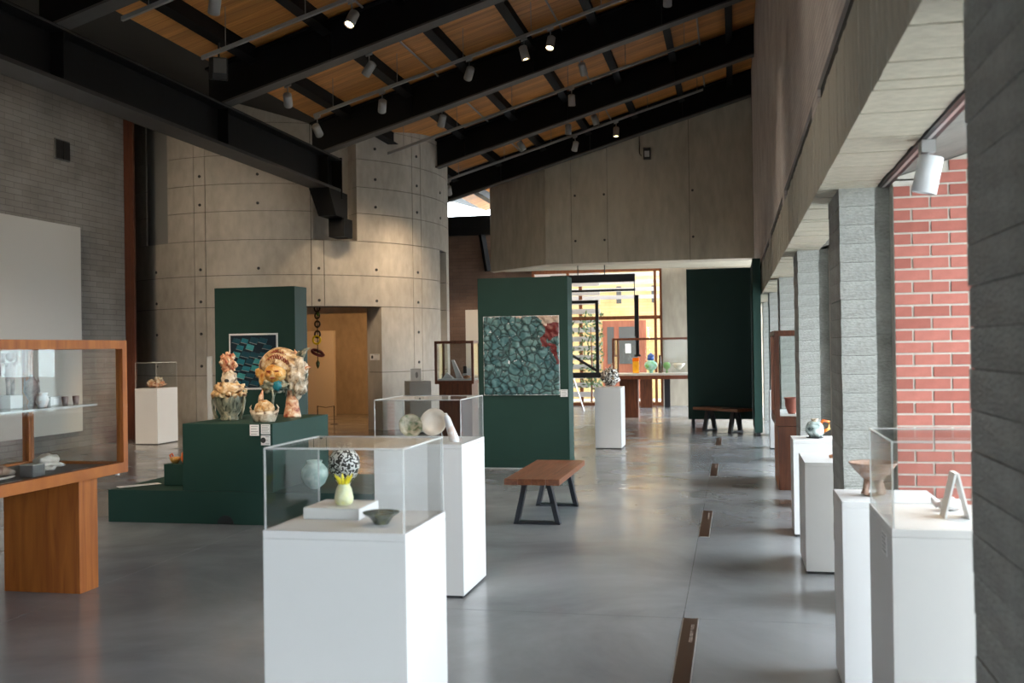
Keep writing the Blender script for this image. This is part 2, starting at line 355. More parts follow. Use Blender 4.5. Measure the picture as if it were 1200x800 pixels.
# ------------------------------------------------------------------ left wall, panel, vent, steel post
struct('wall_left', box(-11.9, -11.5, Y0, 17.7, 0, 7.6), 'wallbrick')
wp = obj('wall_panel', box(-11.495, -11.40, 8.0, 16.2, 0.29, 3.93), 'whitepanel', bevel=0.006)
tag(wp, 'large white display board mounted on the grey brick wall', 'display board')
v = thing('wall_vent', 'small dark two-leaf air vent high on the grey brick wall', 'vent', (-11.5, 15.82, 5.07))
obj('frame', box(0, 0.03, -0.2, 0.2, 0, 0.36), 'greyflat', v)
for s in (-0.185, 0.012): obj('leaf', box(0.03, 0.045, s, s + 0.173, 0.02, 0.34), 'black', v)
t1 = struct('trim_1', box(-11.62, -11.40, 17.72, 17.86, 0, 7.4), 'rust'); obj('inner_angle', box(-11.40, -11.33, 17.74, 17.80, 0, 7.4), 'rust', t1)
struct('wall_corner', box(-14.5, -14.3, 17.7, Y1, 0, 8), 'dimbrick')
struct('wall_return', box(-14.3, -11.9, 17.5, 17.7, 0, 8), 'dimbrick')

# ------------------------------------------------------------------ concrete drum
CX, CY, RO, RI = -10.034, 22.156, 3.64, 3.10
def arc(a0, a1, r0, r1, z0, z1):
    n = max(1, int(abs(a1 - a0) / 2.0)); bm = bmesh.new(); prev = None; first = None
    for i in range(n + 1):
        a = math.radians(a0 + (a1 - a0) * i / n); ca, sa = math.cos(a), math.sin(a)
        q = [bm.verts.new((CX + r * ca, CY + r * sa, z)) for r, z in ((r0, z0), (r1, z0), (r1, z1), (r0, z1))]
        if prev:
            for k in range(4): bm.faces.new((prev[k], prev[(k + 1) % 4], q[(k + 1) % 4], q[k]))
        else: first = q
        prev = q
    bm.faces.new(first); bm.faces.new(list(reversed(prev))); return bm
DOOR = (-64.0, -36.3); N1 = (-59.2, -44.8); N2 = (-119.5, -108.1); SLOT = (-3.2, 6.0)
def holes(z0, z1):
    h = []
    if z1 <= 2.56: h.append(DOOR)
    if z0 >= 3.87: h += [N1, N2]
    if z1 <= 3.89: h.append(SLOT)
    return sorted(h)
def cut(a0, a1, hs):
    out = []; a = a0
    for h0, h1 in hs:
        if h1 <= a or h0 >= a1: continue
        if h0 > a: out.append((a, h0))
        a = max(a, h1)
    if a < a1: out.append((a, a1))
    return out
drum = struct('wall_drum', arc(40, 205, RI, RO, 0, 7.3), 'drum')
zbands = [0, 1.2, 2.55, 3.18, 3.88, 4.45, 4.99, 5.56, 6.2, 7.3]
abands = [-155, -135.0, -130.8, -97.3, -93.2, -59.8, -55.8, -21.9, -17.2, 15.5, 19.7, 40]
gz, ga = 0.006, 0.12
for z0, z1 in zip(zbands, zbands[1:]):
    hs = holes(z0, z1)
    for a0, a1 in zip(abands, abands[1:]):
        for b0, b1 in cut(a0, a1, hs):
            e0 = ga if b0 == a0 else 0; e1 = ga if b1 == a1 else 0
            if b1 - b0 > 0.5: obj('form_panel', arc(b0 + e0, b1 - e1, RI, RO, z0 + (gz if z0 else 0), z1 - gz), 'drum', drum, smooth=False)
    for b0, b1 in cut(-155, 40, hs): obj('joint_backing', arc(b0 + 0.3 , b1 - 0.3, RI + 0.05, RO - 0.025, z0, z1), 'drum_gap', drum)
obj('notch_back', arc(N1[0], N1[1], RI, RO - 0.40, 3.87, 7.3), 'drum', drum)
obj('steel_infill', arc(N2[0], N2[1], RI, RO - 0.03, 3.87, 7.3), plain('grey_infill_panel', (0.24, 0.24, 0.23), 0.6), drum)
obj('slot_back', arc(SLOT[0], SLOT[1], RI, RI + 0.15, 0, 3.88), 'drum_gap', drum)
obj('roof_slab', lathe([(RI + 0.3, 0), (RI + 0.3, 0.05)], 32, None, CX, CY, 1, 1, 6.6), 'drum', drum)
hole_me = mesh('tie_hole', tube([(0, 0, 0), (0, -0.012, 0)], 0.030, 10), M['print'])
for a in (-133, -114, -95.1, -76, -57.5, -38, -19.4, -2):
    for z in (1.39, 2.03, 2.67, 3.31, 4.6, 5.17, 5.8):
        if (DOOR[0] < a < DOOR[1] and z < 2.6) or (z > 3.9 and (N1[0] < a < N1[1] or N2[0] < a < N2[1])) or (z < 3.9 and a == -2): continue
        r = math.radians(a); link('tie_hole', hole_me, drum, (CX + (RO - 0.001) * math.cos(r), CY + (RO - 0.001) * math.sin(r), z), (0, 0, r + PI / 2))
# room in the drum: warm-lit board and far wall come from the drum's own inner face
bd = obj('warm_panel', box(-11.1, -9.94, 24.40, 24.5, 0.0, 2.17), 'whitepanel'); tag(bd, 'tall white partition glowing warm inside the concrete drum', 'partition')
obj('room_ceiling', lathe([(RI - 0.01, 0), (RI - 0.01, 0.06)], 32, None, CX, CY, 1, 1, 2.75), 'drum', drum)
obj('room_ceiling_beam', box(-12.4, -7.7, 21.7, 21.9, 2.5, 2.74), 'drum', drum)

# ------------------------------------------------------------------ rear concrete wall, window bay, rear brick
wb = struct('wall_back', box(-4.65, XW + 0.6, 25.95, 26.35, 3.78, 8.4), 'backc')
def panel_back(x0, x1, z0, z1): return obj('form_panel', box(x0 + .006, x1 - .006, 25.60, 25.95, z0, z1), 'backc', wb)
xsb = [-4.65, -3.98, -3.06, -1.02, XW]
for a, b in zip(xsb, xsb[1:]): panel_back(a, b, 3.78, 8.3)
obj('joint_backing', box(-4.64, XW, 25.63, 25.96, 3.785, 8.29), 'drum_gap', wb)
for x in (-3.88, -3.14, -1.0 + 0.06):
    for z in (4.35, 5.5): link('tie_hole', hole_me, wb, (x, 25.599, z), (0, 0, 0))
fa = hexa(((-6.55, 27.5, 3.78), (-4.65, 25.6, 3.78), (-4.65, 25.98, 3.78), (-6.55, 27.9, 3.78)), ((-6.55, 27.5, 8.3), (-4.65, 25.6, 8.3), (-4.65, 25.98, 8.3), (-6.55, 27.9, 8.3)))
struct('wall_facet', fa, 'backc')
struct('ceiling_bay', hexa(((-6.4, 27.7, 3.80), (-4.6, 25.97, 3.80), (XW + .5, 25.97, 3.80), (XW + .5, 28.75, 3.80)), ((-6.4, 27.7, 3.92), (-4.6, 25.97, 3.92), (XW + .5, 25.97, 3.92), (XW + .5, 28.75, 3.92))), 'soffit')
obj('rear_lintel', box(-6.4, XW + .5, 28.6, 28.9, 3.86, 4.6), 'backc')['kind'] = 'structure'
struct('wall_bay', box(-1.93, XW + 0.5, 28.6, 28.9, 0, 3.86), 'backc')
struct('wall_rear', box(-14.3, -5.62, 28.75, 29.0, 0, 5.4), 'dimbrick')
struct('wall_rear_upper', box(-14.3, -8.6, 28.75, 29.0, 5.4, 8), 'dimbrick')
# rear window
wn = struct('window_1', box(-5.62, -1.93, 28.64, 28.74, 3.76, 3.86), 'framewood')
for x in (-5.62, -4.62, -2.16, -2.0):
    obj('mullion', box(x, x + 0.07, 28.62, 28.76, 0.0, 3.76), 'framewood', wn)
obj('transom', box(-5.55, -1.93, 28.63, 28.75, 2.42, 2.52), 'framewood', wn)
obj('sill_rail', box(-5.55, -1.93, 28.63, 28.75, 0.0, 0.09), 'framewood', wn)
for a, b in ((-5.55, -4.62), (-4.55, -2.16)):
    for z0, z1 in ((0.09, 2.42), (2.52, 3.76)): obj('pane', box(a, b, 28.685, 28.695, z0, z1), 'pane', wn)
# high window seen between drum and facet
wn = struct('window_2', box(-8.6, -6.0, 28.78, 28.88, 7.0, 7.1), 'steel')
obj('pane', box(-8.6, -6.0, 28.82, 28.83, 5.4, 7.0), 'pane', wn); obj('sill', box(-8.6, -5.6, 28.74, 28.9, 5.32, 5.4), 'steel', wn)
br = thing('steel_brace', 'black steel brace leaning across the gap beside the concrete drum', 'brace', (-6.6, 28.63, 0))
obj('post', tube([(-0.55, 0, 5.45), (-0.30, 0, 3.9)], 0.10, 4), 'steel', br); obj('tie', box(-1.9, -0.2, -0.1, 0.1, 4.95, 5.5), 'steel', br)
# things behind the green wall in that passage
o = obj('orange_partition', box(-7.35, -6.75, 27.7, 27.8, 0, 2.75), 'whitepanel'); tag(o, 'warm-lit white partition in the passage beside the drum', 'partition')
o = obj('tall_doorway', box(-6.45, -5.9, 28.6, 28.74, 0, 3.1), 'darkwood'); tag(o, 'dark timber door leaf at the end of the passage', 'door')

# ------------------------------------------------------------------ right wall over the colonnade
wr = struct('wall_right', box(XW, XW + 0.4, Y0, 26.0, 3.20, 8.45), 'rightbrick')
obj('soffit_core', box(XW + 0.02, XW + 0.30, Y0, 26.0, 2.62, 3.2), 'drum_gap', wr)
bd_me = [mesh('form_board', box(0, 0.33, 0.0015, 0.1285, 0, 0.50), M['soffit']), mesh('form_board', box(0.003, 0.33, 0.001, 0.129, 0.004, 0.5), M['soffit']), mesh('form_board', box(-0.003, 0.33, 0.0015, 0.1285, -0.003, 0.5), M['soffit'])]
y = 1.0
while y < 25.9:
    link('form_board', random.choice(bd_me), wr, (XW, y, SOF)); y += 0.13
obj('soffit_near', box(XW, XW + 0.33, Y0, 1.0, SOF, 3.09), 'soffit', wr)
obj('string_course', box(XW + 0.03, XW + 0.3, Y0, 26.0, 3.09, 3.20), 'drum_gap', wr)
for k in range(-3, 5):      # slot between band and brickwork, closed at each pier
    obj('course_block', box(XW + 0.001, XW + 0.3, PY[0] + BAY * (k + 3) + 0.0, PY[0] + BAY * (k + 3) + 0.45, 3.085, 3.202), 'rightbrick', wr)
# alcove ceiling rising outward, outer lintel
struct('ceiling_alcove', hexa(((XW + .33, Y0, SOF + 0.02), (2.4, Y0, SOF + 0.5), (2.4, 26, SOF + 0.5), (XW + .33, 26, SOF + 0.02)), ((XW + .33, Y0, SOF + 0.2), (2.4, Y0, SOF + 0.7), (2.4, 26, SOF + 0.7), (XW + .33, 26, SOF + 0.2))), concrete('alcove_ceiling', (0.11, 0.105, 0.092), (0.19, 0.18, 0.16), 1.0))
struct('wall_right_outer', box(2.2, 2.4, Y0, 26.3, 3.1, 9.2), 'backc')
# piers: concrete nib of board courses, shaded recess, red brick
course_h = SOF / 23.0
nib_me = [mesh('course', box(dx, 0.205 - dx, dx, 0.70, 0.0015, course_h - 0.0015), M['pillar']) for dx in (0.0, 0.002, 0.004)]
br_full = [mesh('brick', box(0.004, 0.2, 0, 0.10, 0.006, 0.0655), m) for m in M['redbrick']]
br_half = [mesh('brick', box(0.004, 0.0955, 0, 0.10, 0.006, 0.0655), m) for m in M['redbrick']]
for k, y in enumerate(PY):
    pr = struct('wall_pier', box(0.645, 0.83, y + 0.012, y + 0.69, 0, SOF), 'drum_gap')
    for q in range(23):
        link('course', random.choice(nib_me), pr, (0.635, y + random.uniform(0, 0.004), q * course_h))
    obj('recess', box(0.83, 0.945, y + 0.14, y + 0.69, 0, SOF + 0.02), 'pillar', pr)
    obj('mortar_core', box(0.945, 2.2, y + 0.008, y + 0.69, 0, SOF + 0.04), 'mortar', pr)
    # sloping head of the brickwork under the alcove ceiling
    obj('mortar_head', hexa(((0.945, y + .008, SOF + .03), (2.2, y + .008, SOF + .03), (2.2, y + .69, SOF + .03), (0.945, y + .69, SOF + .03)),
                            ((0.945, y + .008, SOF + .045), (2.2, y + .008, SOF + .43), (2.2, y + .69, SOF + .43), (0.945, y + .69, SOF + .045))), 'mortar', pr)
    if k >= 2:         # brick face of the pier
        for q in range(41):
            z = q * 0.072
            off = 0.0 if q % 2 == 0 else -0.1045
            for c in range(0, 6):
                x0 = 0.945 + off + c * 0.21
                top = SOF + 0.045 + (max(x0, 0.945) - 0.945) * 0.307
                if z + 0.06 > top: continue
                if x0 < 0.94: link('brick', random.choice(br_half), pr, (0.945, y, z))
                else: link('brick', random.choice(br_full), pr, (x0, y, z))
# glazing on the outer side of each bay
n = 3
for k in range(len(PY) - 1):
    a, b = PY[k] + 0.69, PY[k + 1]
    wn = struct('window_%d' % n, box(2.05, 2.15, a, b, 0.0, 0.10), 'framewood'); n += 1
    obj('head', box(2.05, 2.15, a, b, 2.95, 3.05), 'framewood', wn)
    for q in (0, 0.5, 1): yy = a + (b - a - 0.07) * q; obj('mullion', box(2.05, 2.15, yy, yy + 0.07, 0.1, 2.95), 'framewood', wn)
    m_ = (a + b) / 2
    for s, e in ((a + .07, m_ - .03), (m_ + .03, b - .07)): obj('pane', box(2.095, 2.105, s, e, 0.1, 2.95), 'pane', wn)
    portal((2.3, (a + b) / 2, 1.52), (0, -PI / 2, 0), 2.9, b - a, 'window_portal')
# end wall behind the camera with its own glazing
struct('wall_front', box(-14.3, -5.4, Y0 - 0.3, Y0, 0, 9), 'wallbrick')
struct('wall_front_right', box(-2.0, 2.4, Y0 - 0.3, Y0, 0, 9), 'backc')
struct('wall_front_head', box(-5.4, -2.0, Y0 - 0.3, Y0, 3.0, 9), 'backc')
wn = struct('window_%d' % n, box(-5.4, -2.0, Y0 - 0.2, Y0 - 0.1, 2.9, 3.0), 'framewood')
for q in range(3): xx = -5.4 + q * 1.665; obj('mullion', box(xx, xx + 0.07, Y0 - .2, Y0 - .1, 0, 2.9), 'framewood', wn)
for q in range(2): xx = -5.33 + q * 1.665; obj('pane', box(xx, xx + 1.595, Y0 - .155, Y0 - .145, 0, 2.9), 'pane', wn)
g = obj('front_ground', box(-30, 2.4, -40, Y0 - 0.31, -0.3, -0.02), 'ground'); g['kind'] = 'structure'
portal((-3.7, Y0 - 0.25, 1.5), (PI / 2, 0, 0), 3.4, 3.0, 'window_portal')
portal((-3.8, 28.95, 1.9), (-PI / 2, 0, 0), 3.6, 3.7, 'window_portal')

# ------------------------------------------------------------------ outside the rear window: yellow building
yh = thing('yellow_building', 'yellow brick building with timber door outside the rear window', 'building', (-3, 33.0, 0))
obj('wall', box(-5, 4.0, 0, 0.3, -0.2, 5.5), 'yellow', yh)
dr = obj('door', box(-1.15, 0.25, -0.08, 0.0, 0.0, 2.5), 'doorwood', yh)
for x0, x1 in ((-1.0, -0.78), (-0.62, -0.02)): obj('door_pane', box(x0, x1, -0.09, -0.08, 1.1, 2.3), 'greyflat', dr)
obj('door_notice', box(-0.42, -0.24, -0.1, -0.09, 1.45, 1.75), 'paper', dr); obj('door_panel', box(-0.95, 0.1, -0.095, -0.08, 0.2, 0.9), 'doorwood', dr)
for x in (-0.66, 0.46): 
    l = obj('wall_lamp', box(x, x + 0.15, -0.3, -0.15, 3.05, 3.6), 'greyflat', yh); obj('arm', box(x + 0.05, x + 0.1, -0.15, 0, 3.3, 3.36), 'greyflat', l)
lv = thing('louver_screen', 'pale horizontal slat screen outside the rear window', 'screen', (-5.0, 30.8, 0))
for q in range(14): obj('slat', box(-1.2, 1.05, -0.02, 0.02, 0.15 + q * 0.28, 0.30 + q * 0.28), 'slat', lv)
for x in (-0.5, 0.4): obj('post', box(x, x + 0.1, 0.03, 0.1, 0.0, 4.2), 'framewood', lv)
pg = thing('pergola_slats', 'white horizontal louvers above the yellow building entrance', 'louvers', (-3.2, 31.3, 0))
for q in range(5): obj('slat', box(-2.4, 1.5, -0.02, 0.03, 3.12 + q * 0.23, 3.24 + q * 0.23), 'slat', pg)
for x in (-2.4, 1.42): obj('post', box(x, x + 0.08, 0.03, 0.11, -0.02, 4.2), 'framewood', pg)

# ================================================================== OBJECTS
# ------------------------------------------------------------------ plinths and covers
def plinth(label, x0, x1, y0, y1, h, m='white', rz=0.0, cap=0.03, group='white display plinths'):
    cx, cy = (x0 + x1) / 2, (y0 + y1) / 2; a, b = (x1 - x0) / 2, (y1 - y0) / 2
    t = thing('display_plinth', label, 'plinth', (cx, cy, 0), rz, group)
    obj('toe_kick', box(-a + .012, a - .012, -b + .012, b - .012, 0.0, 0.018), 'black', t)
    obj('body', box(-a, a, -b, b, 0.018, h - cap), m, t, bevel=0.002)
    obj('top_board', box(-a, a, -b, b, h - cap + 0.0006, h), m, t, bevel=0.002)
    return t
def cover(label, x0, x1, y0, y1, z0, z1, edge=True):
    cx, cy = (x0 + x1) / 2, (y0 + y1) / 2; a, b = (x1 - x0) / 2, (y1 - y0) / 2; h = z1 - z0; e = 0.005
    t = thing('acrylic_cover', label, 'display cover', (cx, cy, z0), 0, 'clear acrylic covers on the plinths')
    for bm in (box(-a, a, -b, -b + e, 0, h), box(-a, a, b - e, b, 0, h), box(-a, -a + e, -b + e, b - e, 0, h), box(a - e, a, -b + e, b - e, 0, h), box(-a + e, a - e, -b + e, b - e, h - e, h)):
        obj('panel', bm, 'acrylic', t)
    r = 0.0028
    if edge:
        for sx in (-1, 1):
            for sy in (-1, 1): obj('edge', box(sx * a - r, sx * a + r, sy * b - r, sy * b + r, 0, h), 'acrylic_edge', t)
            obj('edge', box(sx * a - r, sx * a + r, -b, b, h - r, h + r), 'acrylic_edge', t)
            obj('edge', box(-a, a, sx * b - r, sx * b + r, h - r, h + r), 'acrylic_edge', t)
    return t
plinth('white plinth carrying the yellow pineapple-like vase and dark green bowl', -1.693, -1.146, 3.45, 3.96, 1.0)
cover('clear acrylic cover over the yellow vase and green bowl', -1.685, -1.154, 3.458, 3.952, 1.0, 1.298)
plinth('tall white plinth with plates and a white cone under clear acrylic', -2.385, -1.77, 6.53, 7.15, 1.02)
cover('clear acrylic cover over two plates and a white cone', -2.378, -1.777, 6.537, 7.143, 1.02, 1.315)
plinth('white plinth with spiky ball sculpture behind the wooden bench', -2.22, -1.795, 16.47, 17.07, 0.995)
plinth('white plinth standing in front of the concrete drum with crumbly sculpture', -10.67, -10.22, 16.69, 17.38, 1.02)
cover('clear acrylic cover over the crumbly sculpture before the drum', -10.66, -10.23, 16.7, 17.37, 1.02, 1.49)
plinth('white plinth beside the dark brick pier with a folded white card', 0.553, 1.12, 3.94, 4.575, 0.97)
cover('clear acrylic cover over the folded white card and shell', 0.56, 1.113, 3.947, 4.568, 0.97, 1.287)
plinth('white plinth carrying the footed bronze bowl before red brickwork', 0.483, 0.93, 5.0, 5.42, 0.912)
plinth('white plinth just beyond the first pale pier holding small red piece', 0.484, 0.93, 7.62, 8.30, 0.80)
plinth('white plinth carrying the round glass pot between two piers', 0.484, 0.95, 9.08, 9.5, 0.83)
plinth('white plinth beyond the tall wooden case in the colonnade', 0.54, 0.95, 16.65, 17.0, 0.92)
plinth('pale grey plinth turned cornerwise against the concrete drum', -6.42, -5.98, 19.35, 19.79, 1.03, 'paleplinth', 0.55)

def lines_card(name, label, w, h, loc, rz=0.0, icon=False, rows=4, group=None, rx=0.0):   # flat printed card, faces -Y
    t = thing(name, label, 'label', loc, rz, group); t.rotation_euler = (rx, 0, rz)
    obj('card', box(-w / 2, w / 2, -0.003, 0, 0, h), 'paper', t)
    x0 = -w / 2 + w * (0.5 if icon else 0.12)
    for k in range(rows):
        z = h * (0.85 - 0.7 * k / max(1, rows - 1)); obj('print_line', box(x0, w / 2 - w * (0.10 + 0.15 * (k % 2)), -0.0036, -0.003, z - h * 0.025, z + h * 0.025), 'greyprint', t)
    if icon:
        bm = lathe([(0.0001, 0), (h * 0.28, 0), (h * 0.28, 0.0008), (0.0001, 0.0008)], 16, cap=False)
        bmesh.ops.rotate(bm, verts=bm.verts, matrix=Matrix.Rotation(PI / 2, 3, 'X')); bmesh.ops.translate(bm, verts=bm.verts, vec=(-w * 0.26, -0.003, h * 0.5))
        obj('icon', bm, 'print', t)
    return t
# labels
lines_card('plinth_label', 'grey printed label on the plinth beside the dark brick pier', 0.12, 0.085, (0.5525, 4.12, 0.845), -PI / 2, rows=5)
lines_card('title_card', 'white title card on the green box beside the stacked pair of cards', 0.095, 0.105, (-4.48, 8.985, 0.855))
lines_card('title_card', 'white title card directly above the do-not-touch card on the green box', 0.095, 0.095, (-4.365, 8.985, 0.87), rows=5)
lines_card('notice_card', 'white do-not-touch card with black symbol on the green box', 0.095, 0.095, (-4.365, 8.985, 0.765), icon=True, rows=3)
lines_card('title_card', 'white title card beside the teal crackled tile', 0.10, 0.10, (-2.26, 13.675, 0.985))
lines_card('notice_card', 'white notice card with black symbol on the drum doorway jamb', 0.36, 0.13, (-7.31, 20.15, 1.45), -0.633, icon=True, rows=2)
lines_card('name_card', 'white card lying on the green platform edge', 0.42, 0.10, (-5.86, 9.25, 0.322), 0.9, rx=-PI / 2 + 0.02)

# ------------------------------------------------------------------ green display walls and platform
def green_wall(label, x0, x1, y0, y1, h):
    cx = (x0 + x1) / 2; t = thing('display_wall', label, 'display wall', (cx, y0, 0), 0, 'dark green display walls')
    a = (x1 - x0) / 2; d = y1 - y0
    obj('body', box(-a, a, 0.006, d, 0.012, h), 'green', t, bevel=0.004)
    obj('baseboard', box(-a - 0.004, a + 0.004, -0.002, d + 0.004, 0.014, 0.13), 'green', t, bevel=0.003)
    obj('floor_strip', box(-a, a, 0.0, d, 0, 0.012), 'alu', t)
    return t
green_wall('dark green wall hung with the teal crackled tile', -3.46, -2.2, 13.7, 14.1, 2.625)
green_wall('dark green wall hung with the blue scale-patterned picture', -7.77, -6.45, 14.3, 14.75, 2.64)
t = thing('display_screen', 'tall black-green folding screen on short feet behind a bench', 'screen', (-0.2, 20.9, 0))
obj('panel', box(-0.72, 0.55, 0, 0.12, 0.17, 3.2), 'green', t, bevel=0.004)
obj('return_panel', box(0.55, 0.69, -1.9, 0.0, 0.06, 3.22), 'green', t, bevel=0.004)
for x, y in ((-0.62, 0.03), (0.3, 0.03), (0.62, -1.8)): obj('foot', box(x - 0.035, x + 0.035, y, y + 0.07, 0, 0.18), 'black', t)
t = thing('green_platform', 'stepped dark green platform carrying ceramic sculptures', 'platform', (-4.6, 9.0, 0))
b0 = obj('base', box(-1.462, 1.4, 0, 1.45, 0.0, 0.316), 'green', t, bevel=0.004)
obj('upper_box', box(-0.645, 0.30, -0.0015, 1.36, 0.318, 0.968), 'green', t, bevel=0.004)
obj('small_block', box(-1.06, -0.66, 0.35, 0.75, 0.318, 0.53), 'green', t, bevel=0.003)
bm = lathe([(0.0001, 0), (0.085, 0), (0.085, 0.004), (0.0001, 0.004)], 24, cap=False); bmesh.ops.rotate(bm, verts=bm.verts, matrix=Matrix.Rotation(PI / 2, 3, 'X'))
for v_ in bm.verts: v_.co.z = max(v_.co.z, 0.0)
bmesh.ops.translate(bm, verts=bm.verts, vec=(-0.2, -0.001, 0.004)); obj('cable_hole', bm, 'black', t)

# ------------------------------------------------------------------ wall pictures
def tile_material():
    m, nt, N, L, b = mat('teal_crackle_glaze')
    v = coords(N, L, (1, 1, 1))
    ns = N.new('ShaderNodeTexNoise'); ns.inputs['Scale'].default_value = 5; ns.inputs['Detail'].default_value = 3; L.new(v, ns.inputs['Vector'])
    wv = N.new('ShaderNodeMixRGB'); wv.blend_type = 'ADD'; wv.inputs['Fac'].default_value = 0.15; L.new(v, wv.inputs[1]); L.new(ns.outputs['Color'], wv.inputs[2])
    vo = N.new('ShaderNodeTexVoronoi'); vo.feature = 'DISTANCE_TO_EDGE'; vo.inputs['Scale'].default_value = 9.5; L.new(wv.outputs[0], vo.inputs['Vector'])
    cr = N.new('ShaderNodeValToRGB'); cr.color_ramp.elements[0].position = 0.0; cr.color_ramp.elements[1].position = 0.17
    cr.color_ramp.elements[0].color = (0.06, 0.075, 0.075, 1); cr.color_ramp.elements[1].color = (1, 1, 1, 1)
    L.new(vo.outputs['Distance'], cr.inputs['Fac'])
    n2 = N.new('ShaderNodeTexNoise'); n2.inputs['Scale'].default_value = 3.5; n2.inputs['Detail'].default_value = 6; L.new(v, n2.inputs['Vector'])
    c2 = N.new('ShaderNodeValToRGB'); e = c2.color_ramp.elements; e[0].position = 0.35; e[0].color = (0.05, 0.15, 0.17, 1); e[1].position = 0.7; e[1].color = (0.15, 0.27, 0.255, 1)
    L.new(n2.outputs['Fac'], c2.inputs['Fac'])
    mu = N.new('ShaderNodeMixRGB'); mu.blend_type = 'MULTIPLY'; mu.inputs['Fac'].default_value = 0.9; L.new(c2.outputs['Color'], mu.inputs[1]); L.new(cr.outputs['Color'], mu.inputs[2])
    # red and cream bare clay along the right edge and upper right corner
    sp = N.new('ShaderNodeSeparateXYZ'); L.new(v, sp.inputs[0])
    def math_(op, a, b_=None):
        q = N.new('ShaderNodeMath'); q.operation = op
        for i, k in enumerate((a, b_)):
            if k is None: continue
            if isinstance(k, (int, float)): q.inputs[i].default_value = k
            else: L.new(k, q.inputs[i])
        return q.outputs[0]
    wob = math_('MULTIPLY', math_('SUBTRACT', n2.outputs['Fac'], 0.5), 0.9)
    dist = math_('ADD', math_('SUBTRACT', sp.outputs[0], 0.36), wob)            # local x toward right edge
    up = math_('ADD', math_('MULTIPLY', math_('SUBTRACT', sp.outputs[2], 1.02), 1.6), math_('MULTIPLY', math_('ADD', sp.outputs[0], -0.15), 0.5))
    up = math_('ADD', up, wob)
    band = math_('MULTIPLY', math_('GREATER_THAN', dist, 0.02), math_('GREATER_THAN', sp.outputs[2], 0.42))
    band = math_('MULTIPLY', band, math_('LESS_THAN', dist, 0.13))
    m1 = N.new('ShaderNodeMixRGB'); m1.inputs[2].default_value = (0.16, 0.022, 0.02, 1); L.new(band, m1.inputs[0]); L.new(mu.outputs[0], m1.inputs[1])
    cream = math_('GREATER_THAN', up, 0.06)
    m2 = N.new('ShaderNodeMixRGB'); m2.inputs[2].default_value = (0.48, 0.36, 0.28, 1); L.new(cream, m2.inputs[0]); L.new(m1.outputs[0], m2.inputs[1])
    L.new(m2.outputs[0], b.inputs['Base Color']); b.inputs['Roughness'].default_value = 0.3
    bp = N.new('ShaderNodeBump'); bp.inputs['Strength'].default_value = 0.35; bp.inputs['Distance'].default_value = 0.01
    L.new(cr.outputs['Color'], bp.inputs['Height']); L.new(bp.outputs['Normal'], b.inputs['Normal'])
    return m
M['tile'] = tile_material()
def relief(w, h, n, amp):
    bm = bmesh.new(); g = []
    for j in range(n + 1):
        row = []
        for i in range(n + 1):
            x = -w / 2 + w * i / n; z = h * j / n
            d = amp * (abs(noise.noise((x * 9, z * 9, 3))) + 0.6 * abs(noise.noise((x * 22, z * 22, 1)))) if 0 < i < n and 0 < j < n else 0
            row.append(bm.verts.new((x, -0.012 - d, z)))
        g.append(row)
    for j in range(n):
        for i in range(n): bm.faces.new((g[j][i], g[j][i + 1], g[j + 1][i + 1], g[j + 1][i]))
    return bm
t = thing('ceramic_tile_panel', 'square teal crackled ceramic panel with red and cream upper corner', 'artwork', (-2.85, 13.70, 1.01))
obj('backing', box(-0.53, 0.53, -0.014, 0.0, 0.0, 1.085), 'paper', t); obj('glazed_face', relief(1.06, 1.085, 64, 0.035), 'tile', t, smooth=True)
t = thing('scale_picture', 'square picture of dark blue overlapping scales with pale border', 'artwork', (-7.125, 14.298, 1.085))
M['scale_dark'] = plain('deep_blue_ground', (0.006, 0.018, 0.030), 0.4)
scm = [plain('teal_scale_%s' % q, c, 0.35, 0, 0.3, 9) for q, c in (('deep', (0.010, 0.07, 0.10)), ('mid', (0.02, 0.18, 0.23)), ('bright', (0.06, 0.32, 0.33)))]
obj('backing', box(-0.40, 0.40, -0.012, 0, 0, 0.852), 'paper', t); obj('ground', box(-0.375, 0.375, -0.016, -0.012, 0.03, 0.825), 'scale_dark', t)
for r_ in range(7):
    for c_ in range(5):
        x = -0.28 + c_ * 0.15 + (0.075 if r_ % 2 else 0) + random.uniform(-.015, .015); z = 0.10 + r_ * 0.107 + random.uniform(-.01, .01)
        if x > 0.30 or random.random() < 0.03: continue
        w_, h_ = random.uniform(0.062, 0.085), random.uniform(0.042, 0.058); sk = random.uniform(0.02, 0.05)
        bm = hexa(((x - w_, -0.028, z - h_ * .4), (x + w_ * .6, -0.022, z - h_), (x + w_ * .6, -0.016, z - h_), (x - w_, -0.016, z - h_ * .4)), ((x - w_ * .6, -0.019, z + h_), (x + w_, -0.024, z + h_ * .3 + sk * .2), (x + w_, -0.016, z + h_ * .3 + sk * .2), (x - w_ * .6, -0.016, z + h_)))
        sco = obj('scale', bm, random.choice(scm), t)
        obj('highlight', tube([(x - w_, -0.029, z - h_ * .4), (x + w_ * .6, -0.023, z - h_)], 0.004, 4), 'letter', sco)

